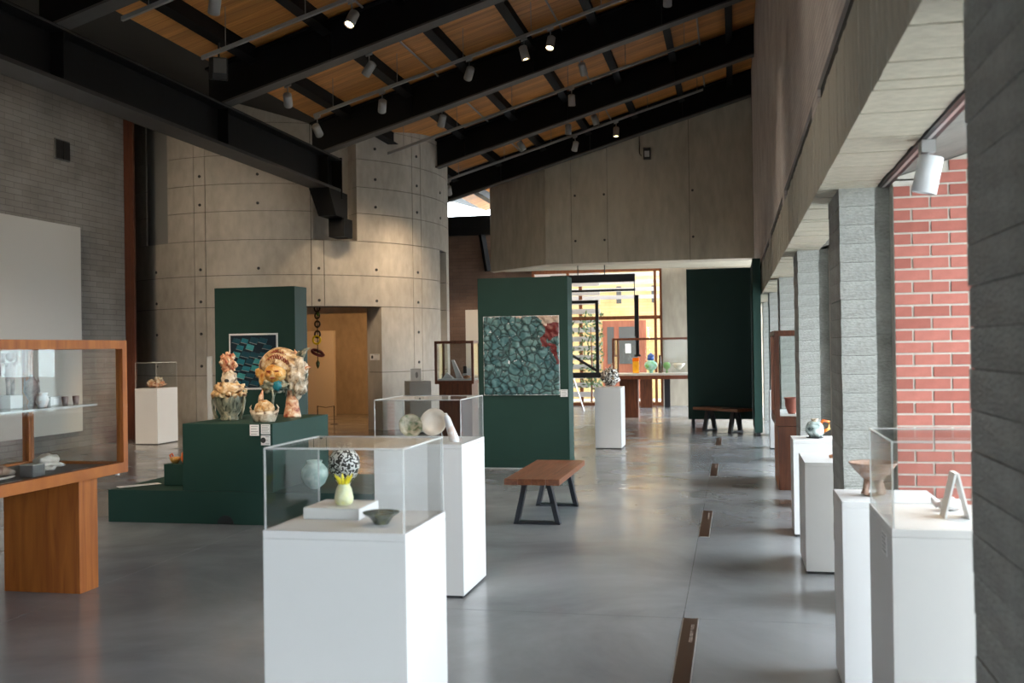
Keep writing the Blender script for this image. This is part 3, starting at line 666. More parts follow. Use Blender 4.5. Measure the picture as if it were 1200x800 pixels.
# ------------------------------------------------------------------ benches
def bench(label, loc, rz, L_=1.62, W_=0.5, hgt=0.45, group='wooden benches'):
    t = thing('bench', label, 'bench', loc, rz, group)
    for k in range(4): obj('seat_plank', box(-W_ / 2 + k * W_ / 4 + .001, -W_ / 2 + (k + 1) * W_ / 4 - .001, -L_ / 2, L_ / 2, hgt - 0.055, hgt), 'benchwood', t, bevel=0.003)
    for s in (-1, 1):
        yy = s * (L_ / 2 - 0.26)
        fr = obj('foot_bar', box(-W_ / 2 + 0.06, W_ / 2 - 0.06, yy - 0.045, yy + 0.045, 0, 0.022), 'bluesteel', t)
        for q in (-1, 1):
            xb, xt = q * (W_ / 2 - 0.06), q * (W_ / 2 - 0.15)
            obj('leg', hexa(((xb - .022, yy - .045, 0.0), (xb + .022, yy - .045, 0.0), (xb + .022, yy + .045, 0.0), (xb - .022, yy + .045, 0.0)), ((xt - .022, yy - .045, hgt - .057), (xt + .022, yy - .045, hgt - .057), (xt + .022, yy + .045, hgt - .057), (xt - .022, yy + .045, hgt - .057))), 'bluesteel', t)
    return t
bench('wooden plank bench with black trestle legs beside the green tile wall', (-1.83, 9.98, 0), 0.0, 1.62, 0.52)
bench('dark wooden bench in front of the tall folding screen', (-0.24, 20.1, 0), 0.80, 1.2, 0.40)

# ------------------------------------------------------------------ wooden glass cases
def rail_box(t, x0, x1, y0, y1, z0, z1, s, m, pane='glass', top=True):
    for sx in (x0, x1 - s):
        for sy in (y0, y1 - s): obj('post', box(sx, sx + s, sy, sy + s, z0, z1), m, t)
    for z in ((z1 - s * 1.1, z1),):
        for a in (box(x0 + s, x1 - s, y0, y0 + s, *z), box(x0 + s, x1 - s, y1 - s, y1, *z), box(x0, x0 + s, y0 + s, y1 - s, *z), box(x1 - s, x1, y0 + s, y1 - s, *z)): obj('top_rail', a, m, t)
    e = 0.006; h = s / 2; zt = z1 - s * 1.1
    for a in (box(x0 + s, x1 - s, y0 + h, y0 + h + e, z0, zt), box(x0 + s, x1 - s, y1 - h - e, y1 - h, z0, zt), box(x0 + h, x0 + h + e, y0 + s, y1 - s, z0, zt), box(x1 - h - e, x1 - h, y0 + s, y1 - s, z0, zt)):
        obj('glass_pane', a, pane, t)
    if top: obj('top_glass', box(x0 + s, x1 - s, y0 + s, y1 - s, z1 - h - e, z1 - h), pane, t)
t = thing('table_vitrine', 'long orange-brown wooden glass case on slab legs by the white display board', 'display case', (-4.715, 5.2, 0))
a, y0, y1 = 0.415, -1.4, 1.43
obj('leg', box(-0.32, 0.28, 1.05, 1.26, 0, 0.798), 'casewood_v', t, bevel=0.003); obj('leg', box(-0.32, 0.28, -1.2, -0.99, 0, 0.798), 'casewood_v', t, bevel=0.003)
for bm in (box(-a, a, y0, y0 + .05, .80, .875), box(-a, a, y1 - .05, y1, .80, .875), box(-a, -a + .05, y0 + .05, y1 - .05, .80, .875), box(a - .05, a, y0 + .05, y1 - .05, .80, .875)): obj('base_rail', bm, 'casewood', t, bevel=0.002)
obj('deck', box(-a + .05, a - .05, y0 + .05, y1 - .05, .81, .858), 'greyflat', t)
rail_box(t, -a, a, y0, y1, 0.875, 1.75, 0.055, M['casewood_v'])
obj('glass_shelf', box(-0.34, 0.22, y0 + 0.08, y1 - 0.08, 1.285, 1.297), 'glass', t)
obj('shelf_edge', box(0.22, 0.226, y0 + 0.08, y1 - 0.08, 1.284, 1.298), 'acrylic_edge', t)
for yy in (-0.9, 0.75): obj('shelf_bracket', box(-0.36, -0.34, yy, yy + 0.02, 0.86, 1.30), 'alu', t)
obj('foot_glide', lathe([(0.015, 0), (0.015, 0.02)], 10, None, 0.36, 1.38, 1, 1, 0.78), 'alu', t)

t = thing('colonnade_case', 'tall wooden glass case on solid base standing in the colonnade', 'display case', (0.45, 11.96, 0))
obj('base_front', box(0.03, 0.6, 0.0, 0.12, 0, 0.72), 'darkwood', t, bevel=0.003); obj('base_side', box(0.03, 0.09, 0.13, 1.25, 0.0, 0.72), 'casewood_v', t)
obj('deck', box(0, 0.63, 0, 1.3, 0.725, 0.83), 'darkwood', t); obj('deck_liner', box(0.05, 0.58, 0.05, 1.25, 0.831, 0.84), 'white', t)
rail_box(t, 0, 0.63, 0, 1.3, 0.83, 1.81, 0.05, M['darkwood'])

t = thing('rear_table_case', 'long dark wooden table case holding coloured glassware', 'display case', (-1.75, 23.5, 0))
obj('leg', box(-0.88, -0.45, 0.38, 0.6, 0, 0.90), 'darkwood', t); obj('leg', box(0.75, 1.1, 0.38, 0.6, 0, 0.90), 'darkwood', t)
obj('table_top', box(-1.0, 1.25, 0, 1.0, 0.90, 0.985), 'darkwood', t, bevel=0.003); obj('deck_liner', box(-0.95, 1.2, 0.05, 0.95, 0.986, 1.03), 'white', t)
rail_box(t, -1.0, 1.25, 0, 1.0, 0.986, 1.85, 0.04, M['darkwood'], 'glass_low')
t = thing('slab_table', 'dark slab-legged table close to the rear window', 'table', (-2.3, 27.6, 0))
obj('top', box(-0.4, 1.2, -0.3, 0.5, 0.86, 0.92), 'darkwood', t); obj('leg', box(-0.20, 0.12, 0.15, 0.35, 0, 0.86), 'darkwood', t); obj('leg', box(0.45, 0.60, 0.15, 0.35, 0, 0.86), 'black', t)

t = thing('small_vitrine', 'dark wooden glass case of white models beside the drum', 'display case', (-5.145, 18.5, 0))
obj('base', box(-0.31, 0.33, 0.04, 0.5, 0, 1.0), 'darkwood', t, bevel=0.003); obj('deck', box(-0.38, 0.38, 0, 0.56, 1.0, 1.06), 'darkwood', t); obj('deck_liner', box(-0.34, 0.34, 0.04, 0.52, 1.061, 1.09), 'white', t)
rail_box(t, -0.38, 0.38, 0, 0.56, 1.06, 1.81, 0.045, M['darkwood'])

# ------------------------------------------------------------------ floor plates with lettering
for k, (ya, yb) in enumerate(((4.86, 6.26), (8.96, 10.36), (13.12, 14.52), (17.17, 18.57))):
    t = thing('floor_plate', 'narrow brown floor plate with pale lettering, ' + ('between the pineapple vase plinth and the colonnade', 'opposite the wooden bench', 'level with the green tile wall', 'nearest the folding screen')[k], 'floor plate', (-0.279, (ya + yb) / 2, 0), 0, 'brown floor plates')
    L_ = (yb - ya) / 2
    obj('frame', box(-0.049, 0.049, -L_ - .006, L_ + .006, 0, 0.003), 'alu', t); obj('plate', box(-0.042, 0.042, -L_, L_, 0.003, 0.005), 'ventbrown', t)
    y = L_ - 0.14; 
    for q in range(22):
        if q % 8 == 7: y -= 0.02; continue
        hgt = 0.010; st = random.randrange(3)
        gl = box(0.008, 0.026, y - hgt, y - hgt * 0.72, 0.005, 0.0056)
        if st != 1: bx(gl, 0.008, 0.012, y - hgt * .72, y, 0.005, 0.0056)
        if st != 0: bx(gl, 0.022, 0.026, y - hgt * .72, y, 0.005, 0.0056)
        obj('letter', gl, 'letter', t); y -= 0.0165

# ------------------------------------------------------------------ tracks and spotlights
def track(label, y, xa, xb, dz):
    t = thing('light_track', label, 'light track', (0, y, 0), 0, 'grey ceiling light tracks')
    obj('rail', slx(xa, xb, -0.022, 0.022, dz, dz + 0.05), 'track', t)
    x = xa + 0.35
    while x < xb: obj('hanger', tube([(x, 0, zb(x) + dz + .03), (x, 0, zb(x) + 0.66)], 0.006, 6), 'track', t); x += 1.15
    return t
TR = [(10.7, -6.95, 0.3, 0.02), (12.54, -6.95, 0.3, 0.07), (16.3, -6.95, 0.3, 0.12), (20.1, -6.95, -0.6, 0.17), (24.0, -6.84, -0.6, 0.18),
      (14.62, -6.9, 0.3, 0.16), (18.5, -6.9, 0.3, 0.20), (22.4, -6.3, 0.0, 0.22), (5.2, -6.9, 0.3, 0.10)]
TN = ['over the front of the green platform', 'two roof bays before the drum notch', 'just before the beam at the drum notch', 'beyond the beam at the drum notch', 'before the rear concrete wall',
      'behind the second beam before the drum', 'behind the beam at the drum notch', 'behind the beam next in from the rear wall', 'added out of view over the long wooden case']  # last entry is an added track, out of view, lighting from the front
for (y, a, b, dz), nme in zip(TR, TN): track('slim grey light track ' + nme, y, a, b, dz)
house_me = mesh('housing', lathe([(0.040, 0.115), (0.068, 0.10), (0.070, -0.115), (0.060, -0.118), (0.058, -0.095)], 20), M['lampgrey'], True)
lens_me = mesh('lens', lathe([(0.0005, -0.098), (0.056, -0.098), (0.056, -0.094), (0.0005, -0.094)], 16, cap=False), M['bulb'])
dark_me = mesh('lens', lathe([(0.0005, -0.098), (0.056, -0.098), (0.056, -0.094), (0.0005, -0.094)], 16, cap=False), M['black'])
stem_me = mesh('stem', tube([(0, 0, 0.02), (0, 0, 0.24)], 0.010, 6), M['track'])
box_me = mesh('adapter', hexa(((-.05, -.018, .1855), (.05, -.018, .2145), (.05, .018, .2145), (-.05, .018, .1855)), ((-.05, -.018, .2315), (.05, -.018, .2605), (.05, .018, .2605), (-.05, .018, .2315))), M['track'])   # top follows the sloping rail
flat_me = mesh('adapter', box(-0.05, 0.05, -0.018, 0.018, 0.20, 0.246), M['track'])
def aim(src, dst): return (Vector(src) - Vector(dst)).to_track_quat('Z', 'Y').to_euler()
def spot(x, yi, dst, watts, size=38, blend=0.6, col=(1.0, 0.76, 0.50), lit=True):
    y, dz = TR[yi][0], TR[yi][3]; zt = zb(x) + dz; z = zt - 0.245
    t = thing('track_spotlight', ('lit grey spotlight on the track ' if lit else 'unlit grey spotlight on the track ') + TN[yi], 'spotlight', (x, y, z), 0, 'lit track spotlights' if lit else 'unlit track spotlights')
    e = aim((x, y, z), dst)
    link('stem', stem_me, t); link('adapter', box_me, t)
    link('housing', house_me, t, (0, 0, 0), e); link('lens', lens_me if lit else dark_me, t, (0, 0, 0), e)
    if lit:
        l = bpy.data.lights.new('spot_lamp', 'SPOT'); l.energy = watts * SPOT; l.color = col; l.spot_size = math.radians(size); l.spot_blend = blend; l.shadow_soft_size = 0.06
        o = link('spot_lamp', l, t, Vector((x, y, z)) - Vector((x, y, z)), e); o.location = e.to_matrix() @ Vector((0, 0, -0.125))
W = 900
spot(-5.72, 2, (-7.2, 19.6, 3.0), W * .4, 50, 1.0)            # drum
spot(-4.20, 2, (-6.75, 20.5, 2.9), W * .6, 34, 1.0)
spot(-3.27, 2, (-2.0, 16.8, 1.0), W * .7, 30)
spot(-2.83, 2, (-3.3, 14.0, 1.5), W * .3, 26)
spot(-0.94, 2, (-1.6, 23, 0.0), W, 60, lit=False)
spot(-6.89, 2, (-7.0, 19.9, 3.2), W * .2, 40, 1.0)
spot(-4.80, 1, (-6.0, 9.4, 0.5), W * .4, 30)
spot(-5.76, 0, (-8.6, 14.3, 0.6), W * .4, 36, 1.0)
spot(-6.66, 5, (-8.2, 18.9, 3.0), W * .2, 40, 1.0)
spot(-5.33, 5, (-10.4, 17.0, 0.8), W * 1.5, 26)
spot(-5.31, 6, (-6.75, 20.6, 3.2), W * .5, 34, 1.0)
spot(-2.62, 6, (-1.75, 24.0, 1.0), W * .5, 30, 1.0)
spot(-4.59, 7, (-1.5, 24.0, 1.1), W, 34)
spot(-3.52, 7, (-3.9, 24.0, 0.0), W * .3, 50, 1.0)
spot(-2.92, 7, (-1.4, 24.0, 1.1), W, 34)
spot(-3.08, 3, (-3.3, 22.0, 0.0), W * .3, 50, 1.0)
spot(-3.61, 4, (-5.5, 27, 1), W * .6, 60, lit=False)
spot(-2.63, 4, (-2.9, 23.6, 0.0), W * .3, 40, 1.0)
spot(-6.74, 4, (-7.2, 27.7, 1.4), W * .7, 50)
spot(-1.9, 5, (-2.83, 13.7, 1.6), W * .25, 30, lit=False)
spot(-0.6, 1, (-0.95, 11.9, 0.0), W * .9, 7.5, 0.5)  # added lamp out of view, casting a warm patch on the floor
spot(-1.6, 8, (-1.42, 3.7, 1.0), W * .45, 15, 0.8)
spot(-2.0, 8, (-2.08, 6.85, 1.02), W * .35, 15, 0.8)
spot(-6.3, 8, (-7.6, 8.5, 0.0), W * .55, 75, 1.0, (1.0, 0.88, 0.74))  # this and next three: added floor washers out of view, lifting ambient light
spot(-3.2, 0, (-3.4, 11.6, 0.0), W * .5, 75, 1.0, (1.0, 0.88, 0.74))
spot(-1.2, 0, (-1.0, 12.0, 0.0), W * .45, 75, 1.0, (1.0, 0.88, 0.74))
spot(-1.0, 8, (-0.8, 7.4, 0.0), W * .4, 75, 1.0, (1.0, 0.88, 0.74))
spot(-4.9, 8, (-5.0, 9.4, 1.4), W * 0.7, 20)  # this and next three: added on the unseen track as front light
spot(-4.0, 8, (-4.6, 9.6, 1.45), W * 0.7, 18)
spot(-2.4, 8, (-2.85, 13.7, 1.7), W * 1.0, 20, 0.8)
spot(-5.8, 8, (-7.1, 14.3, 1.6), W * 0.8, 18, 0.8)
t = thing('hanging_speaker', 'black hanging loudspeaker beside the valley girder', 'loudspeaker', (-6.92, 12.95, 5.42), 0.6)
obj('cabinet', hexa(((-.10, -.09, 0), (.10, -.09, 0), (.13, .09, .03), (-.13, .09, .03)), ((-.10, -.12, .30), (.10, -.12, .30), (.13, .06, .33), (-.13, .06, .33))), 'black', t, bevel=0.01); obj('bracket', tube([(0, 0, 0.3), (0, 0, 0.534)], 0.014, 6), 'black', t)
obj('grille', box(-0.085, 0.085, -0.127, -0.118, 0.08, 0.28), 'greyflat', t)
# added lamps out of view under the left roof, brightening drum and left wall
tl = thing('added_track', 'added grey light track, out of view under the dark left roof slope', 'light track', (-9.6, 9.0, 0))
obj('rail', box(-0.022, 0.022, -3.0, 2.0, 6.0, 6.05), 'track', tl)
for yy in (-2.5, 0, 1.6): obj('hanger', tube([(0, yy, 6.05), (0, yy, 6.52)], 0.006, 6), 'track', tl)
for k, (yy, dst, wt, sz) in enumerate(((10.6, (-10.2, 18.5, 3.6), .34, 50), (9.8, (-8.4, 18.9, 3.8), .25, 45), (7.4, (-11.4, 13.4, 0.9), 1.3, 40), (8.6, (-11.5, 16.4, 3.4), 0.6, 55))):
    p0 = (-9.6, yy, 5.755)
    t = thing('added_washer', 'added grey wall-washing spotlight, out of view under the dark left roof slope', 'spotlight', p0, 0, 'added wall washers under the left roof'); e = aim(p0, dst)
    link('stem', stem_me, t); link('adapter', flat_me, t); link('housing', house_me, t, (0, 0, 0), e); link('lens', lens_me, t, (0, 0, 0), e)
    l = bpy.data.lights.new('spot_lamp', 'SPOT'); l.energy = W * wt * SPOT; l.color = (1.0, 0.80, 0.58); l.spot_size = math.radians(sz); l.spot_blend = 1.0; l.shadow_soft_size = 0.06
    o = link('spot_lamp', l, t, e.to_matrix() @ Vector((0, 0, -0.125)), e)
# spotlight under the colonnade soffit
TRK = thing('soffit_track', 'black light track under the colonnade soffit', 'light track', (0.885, 4.6, 0))
obj('rail', box(-0.03, 0.03, -1.5, 1.8, 2.578, 2.613), 'black', TRK); obj('slot', box(-0.008, 0.008, -1.5, 1.8, 2.576, 2.578), 'alu', TRK)
t = thing('soffit_spotlight', 'white cylindrical spotlight under the colonnade soffit by the brickwork', 'spotlight', (0.885, 5.0, 2.42))
obj('adapter', box(-0.03, 0.03, -0.05, 0.05, 0.10, 0.157), 'lampgrey', t); obj('stem', tube([(0, 0, 0.08), (0, 0, 0.13)], 0.008, 6), 'alu', t)
l = bpy.data.lights.new('spot_lamp', 'SPOT'); l.energy = 60; l.color = (1.0, 0.74, 0.48); l.spot_size = math.radians(40); l.spot_blend = 0.8; l.shadow_soft_size = 0.04
e = aim((0.885, 5.0, 2.42), (0.85, 4.3, 0.97)); link('spot_lamp', l, t, e.to_matrix() @ Vector((0, 0, -0.10)), e)
obj('housing', lathe([(0.045, 0.09), (0.054, 0.085), (0.056, -0.08), (0.05, -0.083), (0.048, -0.07)], 24), 'lampwhite', t, smooth=True, rot=(0.1, 0.2, 0))
o = thing('wall_floodlight', 'small black floodlight high on the rear concrete wall', 'lamp', (-2.03, 25.6, 6.30))
obj('bracket', box(-0.03, 0.03, -0.08, 0, 0.10, 0.2), 'black', o); obj('body', box(-0.09, 0.09, -0.2, -0.08, 0, 0.28), 'black', o); obj('lens', box(-0.06, 0.06, -0.203, -0.2, 0.05, 0.2), 'alu', o)
obj('cable', tube([(-0.14, -0.01, 0.12), (-0.2, -0.01, 0.18), (-0.2, -0.01, 0.75)], 0.008, 5), 'black', o)
# lamps inside the drum room
t = thing('drum_room_lamp', 'small warm ceiling lamp inside the concrete drum', 'lamp', (-8.8, 22.6, 2.68))
obj('shade', lathe([(0.05, 0.06), (0.06, 0.0), (0.055, 0.0), (0.045, 0.05)], 16), 'lampgrey', t)
l = bpy.data.lights.new('drum_lamp', 'POINT'); l.energy = 120; l.color = (1, 0.52, 0.20); l.shadow_soft_size = 0.1; link('drum_lamp', l, t, (0, 0, -0.06))

# ------------------------------------------------------------------ ceramics
def pot(name, label, cat, loc, prof, m, parts=(), n=32, group=None, sx=1, sy=1):
    t = thing(name, label, cat, loc, 0, group)
    obj('body', lathe(prof, n, cap=False, sx=sx, sy=sy), m, t, smooth=True)
    return t
M['yellowglaze'] = splotch('pale_yellow_glaze', [(0.62, 0.60, 0.16), (0.72, 0.70, 0.38), (0.66, 0.66, 0.42)], 40, 0.3, 0.4, 'vor')
M['lemon'] = plain('lemon_glaze', (0.78, 0.66, 0.02), 0.3)
M['darkgreen'] = splotch('dark_olive_glaze', [(0.02, 0.024, 0.010), (0.06, 0.06, 0.02)], 20, 0.25, 0.2)
M['celadon'] = splotch('celadon_glaze', [(0.30, 0.42, 0.38), (0.48, 0.58, 0.53)], 14, 0.2, 0.2)
def squig():
    m, nt, N, L, b = mat('black_white_squiggle'); v = coords(N, L)
    n = N.new('ShaderNodeTexNoise'); n.inputs['Scale'].default_value = 30; n.inputs['Detail'].default_value = 0.5; n.inputs['Distortion'].default_value = 1.2; L.new(v, n.inputs['Vector'])
    cr = N.new('ShaderNodeValToRGB'); cr.color_ramp.interpolation = 'CONSTANT'; e = cr.color_ramp.elements
    e[0].position = 0; e[0].color = (0.02, 0.016, 0.012, 1); e[1].position = 0.50; e[1].color = (0.72, 0.70, 0.66, 1)
    L.new(n.outputs['Fac'], cr.inputs['Fac']); L.new(cr.outputs['Color'], b.inputs['Base Color']); b.inputs['Roughness'].default_value = 0.35; return m
M['squig'] = squig()
o = obj('riser_block', box(-0.115, 0.115, -0.1, 0.125, 0, 0.044), 'white', loc=(-1.53, 3.80, 1.0), bevel=0.003); tag(o, 'low white riser block under the yellow vase', 'riser')
t = pot('pineapple_vase', 'small pale yellow vase with spiky leaf-like rim', 'vase', (-1.515, 3.80, 1.044), [(0.001, 0), (0.028, 0), (0.036, 0.012), (0.037, 0.03), (0.030, 0.062), (0.020, 0.082), (0.017, 0.088), (0.012, 0.085)], M['yellowglaze'])
for k in range(9):
    a = 2 * PI * k / 9; d = Vector((math.cos(a), math.sin(a), 0))
    obj('spike', tube([d * 0.014 + Vector((0, 0, 0.082)), d * 0.024 + Vector((0, 0, 0.100)), d * 0.036 + Vector((0, 0, 0.112 + 0.008 * (k % 2)))], [0.008, 0.006, 0.0015], 6), M['lemon'], t, smooth=True)
t = pot('green_bowl', 'small dark olive green bowl with flared rim', 'bowl', (-1.30, 3.63, 1.0), [(0.001, 0), (0.026, 0), (0.030, 0.006), (0.045, 0.028), (0.068, 0.042), (0.070, 0.046), (0.060, 0.042), (0.035, 0.024), (0.001, 0.014)], M['darkgreen'])
for k in range(3): obj('gold_mark', blob((0.006, 0.006, 0.002), (0.02 * math.cos(k * 2.1), 0.02 * math.sin(k * 2.1), 0.020), 0.1, 4, k, 1), M['lemon'], t)
t = pot('squiggle_jar', 'egg-shaped black and white squiggle jar with tiny neck', 'jar', (-3.80, 9.55, 0.318), [(0.001, 0), (0.05, 0), (0.055, 0.01), (0.12, 0.09), (0.158, 0.19), (0.15, 0.28), (0.10, 0.345), (0.045, 0.368), (0.04, 0.40), (0.055, 0.42), (0.045, 0.42), (0.03, 0.39)], M['squig'])
for s in (-1, 1): obj('handle', tube([(s * 0.04, 0, 0.372), (s * 0.075, 0, 0.39), (s * 0.075, 0, 0.41), (s * 0.05, 0, 0.42)], 0.008, 6), M['squig'], t, smooth=True)
pot('celadon_jar', 'round pale celadon jar on the low green platform', 'jar', (-4.0, 9.28, 0.318), [(0.001, 0), (0.045, 0), (0.05, 0.012), (0.10, 0.05), (0.132, 0.125), (0.125, 0.19), (0.09, 0.235), (0.07, 0.25), (0.08, 0.275), (0.07, 0.275), (0.06, 0.25)], M['celadon'])
M['platewhite'] = splotch('cream_glaze', [(0.60, 0.52, 0.44), (0.72, 0.66, 0.60)], 8, 0.3, 0.2); M['platedeco'] = splotch('painted_plate', [(0.04, 0.08, 0.02), (0.26, 0.22, 0.15), (0.42, 0.37, 0.29)], 22, 0.35, 0.2)
M['conewhite'] = splotch('white_pink_clay', [(0.66, 0.50, 0.44), (0.76, 0.74, 0.74), (0.70, 0.72, 0.78)], 14, 0.5, 0.5)
def plate(label, loc, r, m, rz, tilt=-1.25):
    t = thing('plate', label, 'plate', loc, rz)
    bm = lathe([(0.001, 0.0), (r * 0.45, 0.0), (r * 0.62, 0.012), (r * 0.96, 0.030), (r, 0.034), (r * 0.97, 0.036), (r * 0.62, 0.020), (r * 0.45, 0.008), (0.001, 0.008)], 40, cap=False)
    bmesh.ops.rotate(bm, verts=bm.verts, matrix=Matrix.Rotation(-tilt, 3, 'X')); bmesh.ops.translate(bm, verts=bm.verts, vec=(0, 0.03, r * 0.96 + 0.012))
    obj('dish', bm, m, t, smooth=True)
    st = obj('stand', tube([(-r * .4, -0.03, 0.02), (-r * .4, -0.03, 0.004), (-r * .4, 0.08, 0.004), (-r * .2, 0.09, r * 1.1)], 0.004, 5), 'acrylic_edge', t)
    obj('stand_leg', tube([(r * .4, -0.03, 0.02), (r * .4, -0.03, 0.004), (r * .4, 0.08, 0.004), (r * .2, 0.09, r * 1.1)], 0.004, 5), 'acrylic_edge', st)
plate('painted plate with green motif standing under acrylic', (-2.21, 6.80, 1.02), 0.085, M['platedeco'], 0.55)
plate('plain cream plate standing upright under acrylic', (-2.09, 6.95, 1.02), 0.10, M['platewhite'], 0.0)
t = thing('white_cone', 'leaning white crinkled cone with pink tip', 'sculpture', (-1.87, 6.72, 1.02))
bm = lathe([(0.001, 0), (0.036, 0), (0.034, 0.03), (0.028, 0.09), (0.02, 0.16), (0.014, 0.18), (0.001, 0.187)], 20, cap=False)
for v_ in bm.verts: v_.co.x -= v_.co.z * 0.33; v_.co += Vector((1, 1, 0)) * 0.004 * noise.noise(v_.co * 60)
obj('body', bm, M['conewhite'], t, smooth=True); obj('tip', blob((0.012, 0.012, 0.010), (-0.062, 0, 0.186), 0.2, 5, 1, 2), M['platewhite'], t, smooth=True)

# sculptures on the green box
M['warmclay'] = splotch('cream_orange_glaze', [(0.13, 0.045, 0.015), (0.52, 0.33, 0.15), (0.70, 0.60, 0.44)], 18, 0.4, 0.8)
M['greyjar'] = splotch('grey_green_glaze', [(0.025, 0.03, 0.02), (0.17, 0.18, 0.13), (0.36, 0.32, 0.22)], 18, 0.35, 0.8, stretch=(2, 2, .5))
M['orange'] = splotch('orange_glaze', [(0.36, 0.11, 0.015), (0.64, 0.34, 0.08), (0.74, 0.58, 0.32)], 15, 0.4, 0.6)
M['pinkclay'] = splotch('pink_red_clay', [(0.24, 0.03, 0.015), (0.60, 0.30, 0.16), (0.74, 0.60, 0.44)], 20, 0.5, 0.8)
M['redmark'] = plain('iron_red_brushwork', (0.30, 0.03, 0.015), 0.5)
M['whitegl'] = splotch('white_grey_glaze', [(0.10, 0.06, 0.035), (0.52, 0.42, 0.30), (0.74, 0.66, 0.54)], 18, 0.4, 0.8)
M['tealgl'] = splotch('teal_grey_glaze', [(0.04, 0.06, 0.05), (0.20, 0.22, 0.17), (0.45, 0.38, 0.26)], 18, 0.4, 0.8)
t = thing('figure_jar', 'lidded jar with grey-green belly and pink figure on top', 'sculpture', (-4.99, 9.47, 0.968))
bm = lathe([(0.001, 0), (0.085, 0), (0.09, 0.02), (0.08, 0.04), (0.13, 0.12), (0.155, 0.22), (0.155, 0.25)], 28, cap=False)
for v_ in bm.verts: v_.co += v_.co.normalized() * 0.012 * noise.noise(v_.co * 14)
obj('belly', bm, M['greyjar'], t, smooth=True)
obj('shoulder', blob((0.16, 0.16, 0.10), (0, 0, 0.29), 0.25, 9, 2, 4), M['warmclay'], t, smooth=True)
obj('neck', blob((0.078, 0.075, 0.10), (0.0, 0, 0.41), 0.12, 7, 5, 4), M['whitegl'], t, smooth=True)
obj('keyhole', blob((0.026, 0.01, 0.02), (0.01, -0.075, 0.40), 0.1, 3, 5, 2), M['print'], t)
fg = obj('figure', blob((0.055, 0.045, 0.10), (-0.005, 0, 0.56), 0.4, 9, 8, 4), M['pinkclay'], t, smooth=True)
for k, (x, z) in enumerate(((-0.06, 0.63), (0.035, 0.64), (-0.075, 0.58), (0.06, 0.56), (-0.01, 0.65))): obj('knob', blob((0.028, 0.025, 0.034), (x, 0, z), 0.4, 6, k + 11, 3), M['pinkclay'], fg, smooth=True)
for s in (-1, 1): obj('side_vine', tube([(s * 0.15, 0, 0.30), (s * 0.175, -0.02, 0.2), (s * 0.16, -0.03, 0.10), (s * 0.13, -0.02, 0.02)], [0.012, 0.016, 0.014, 0.018], 7), M['greyjar'], t, smooth=True)
for k in range(9): a = -PI + PI * k / 8; obj('petal', blob((0.03, 0.02, 0.03), (0.155 * math.cos(a), 0.155 * math.sin(a), 0.255 + 0.01 * (k % 2)), 0.4, 6, k, 2), M['warmclay'], t, smooth=True)
t = thing('shell_boat', 'white boat-like basket holding a shell-shaped head', 'sculpture', (-4.50, 9.24, 0.970))
bm = lathe([(0.001, 0), (0.10, 0), (0.11, 0.01), (0.135, 0.07), (0.150, 0.105), (0.135, 0.10), (0.11, 0.05), (0.001, 0.04)], 30, cap=False, sy=0.7)
for v_ in bm.verts: v_.co.z += 0.25 * v_.co.x ** 2 * 4 * (v_.co.z / 0.1) * .35 + 0.006 * noise.noise(v_.co * 30)
obj('basket', bm, M['whitegl'], t, smooth=True)
hd = obj('shell_head', blob((0.098, 0.075, 0.085), (0.0, 0, 0.125), 0.1, 6, 3, 4), M['warmclay'], t, smooth=True)
for k in range(7): a = -1.1 + 2.2 * k / 6; obj('rib', tube([(0.09 * math.sin(a) , -0.072 * math.cos(a * .8), 0.09), (0.065 * math.sin(a), -0.072 * math.cos(a), 0.15), (0.02 * math.sin(a), -0.03, 0.205)], 0.005, 5), M['orange'], hd, smooth=True)
for s in (-1, 1): obj('horn', tube([(s * 0.13, 0, 0.09), (s * 0.15, 0, 0.14), (s * 0.13, 0, 0.17)], [0.012, 0.009, 0.002], 6), M['whitegl'], t, smooth=True)
obj('flame', tube([(-0.05, 0.03, 0.19), (-0.045, 0.03, 0.25), (-0.03, 0.03, 0.31)], [0.03, 0.024, 0.003], 8), M['pinkclay'], t, smooth=True)
obj('branch', tube([(0.07, 0.03, 0.15), (0.085, 0.03, 0.24), (0.07, 0.03, 0.31)], [0.016, 0.012, 0.008], 7), M['tealgl'], t, smooth=True)
t = thing('face_sculpture', 'large cream and orange capped face sculpture on a flared column', 'sculpture', (-4.60, 9.95, 0.968))
bm = lathe([(0.001, 0), (0.095, 0), (0.09, 0.02), (0.07, 0.12), (0.055, 0.24), (0.06, 0.28)], 24, cap=False); obj('column', bm, M['pinkclay'], t, smooth=True, loc=(0.07, 0, 0))
cap_ = obj('cap', blob((0.22, 0.16, 0.21), (-0.06, 0, 0.53), 0.08, 4, 4, 4, squash=lambda d: 1.0 if d.z > -0.2 else 0.85), M['warmclay'], t, smooth=True)
fc = obj('face', blob((0.115, 0.07, 0.105), (-0.055, -0.13, 0.46), 0.05, 4, 6, 4), M['orange'], t, smooth=True)
for s in (-1, 1):
    obj('eye', blob((0.026, 0.012, 0.009), (-0.055 + s * 0.045, -0.195, 0.485), 0.05, 3, 2, 2), M['redmark'], fc); obj('cheek', blob((0.03, 0.015, 0.026), (-0.055 + s * 0.055, -0.187, 0.445), 0.05, 3, 3, 2), M['orange'], fc, smooth=True)
obj('nose', blob((0.016, 0.02, 0.03), (-0.055, -0.205, 0.46), 0.05, 3, 3, 2), M['orange'], fc, smooth=True); obj('mouth', blob((0.028, 0.010, 0.008), (-0.055, -0.195, 0.415), 0.1, 3, 2, 2), M['redmark'], fc)
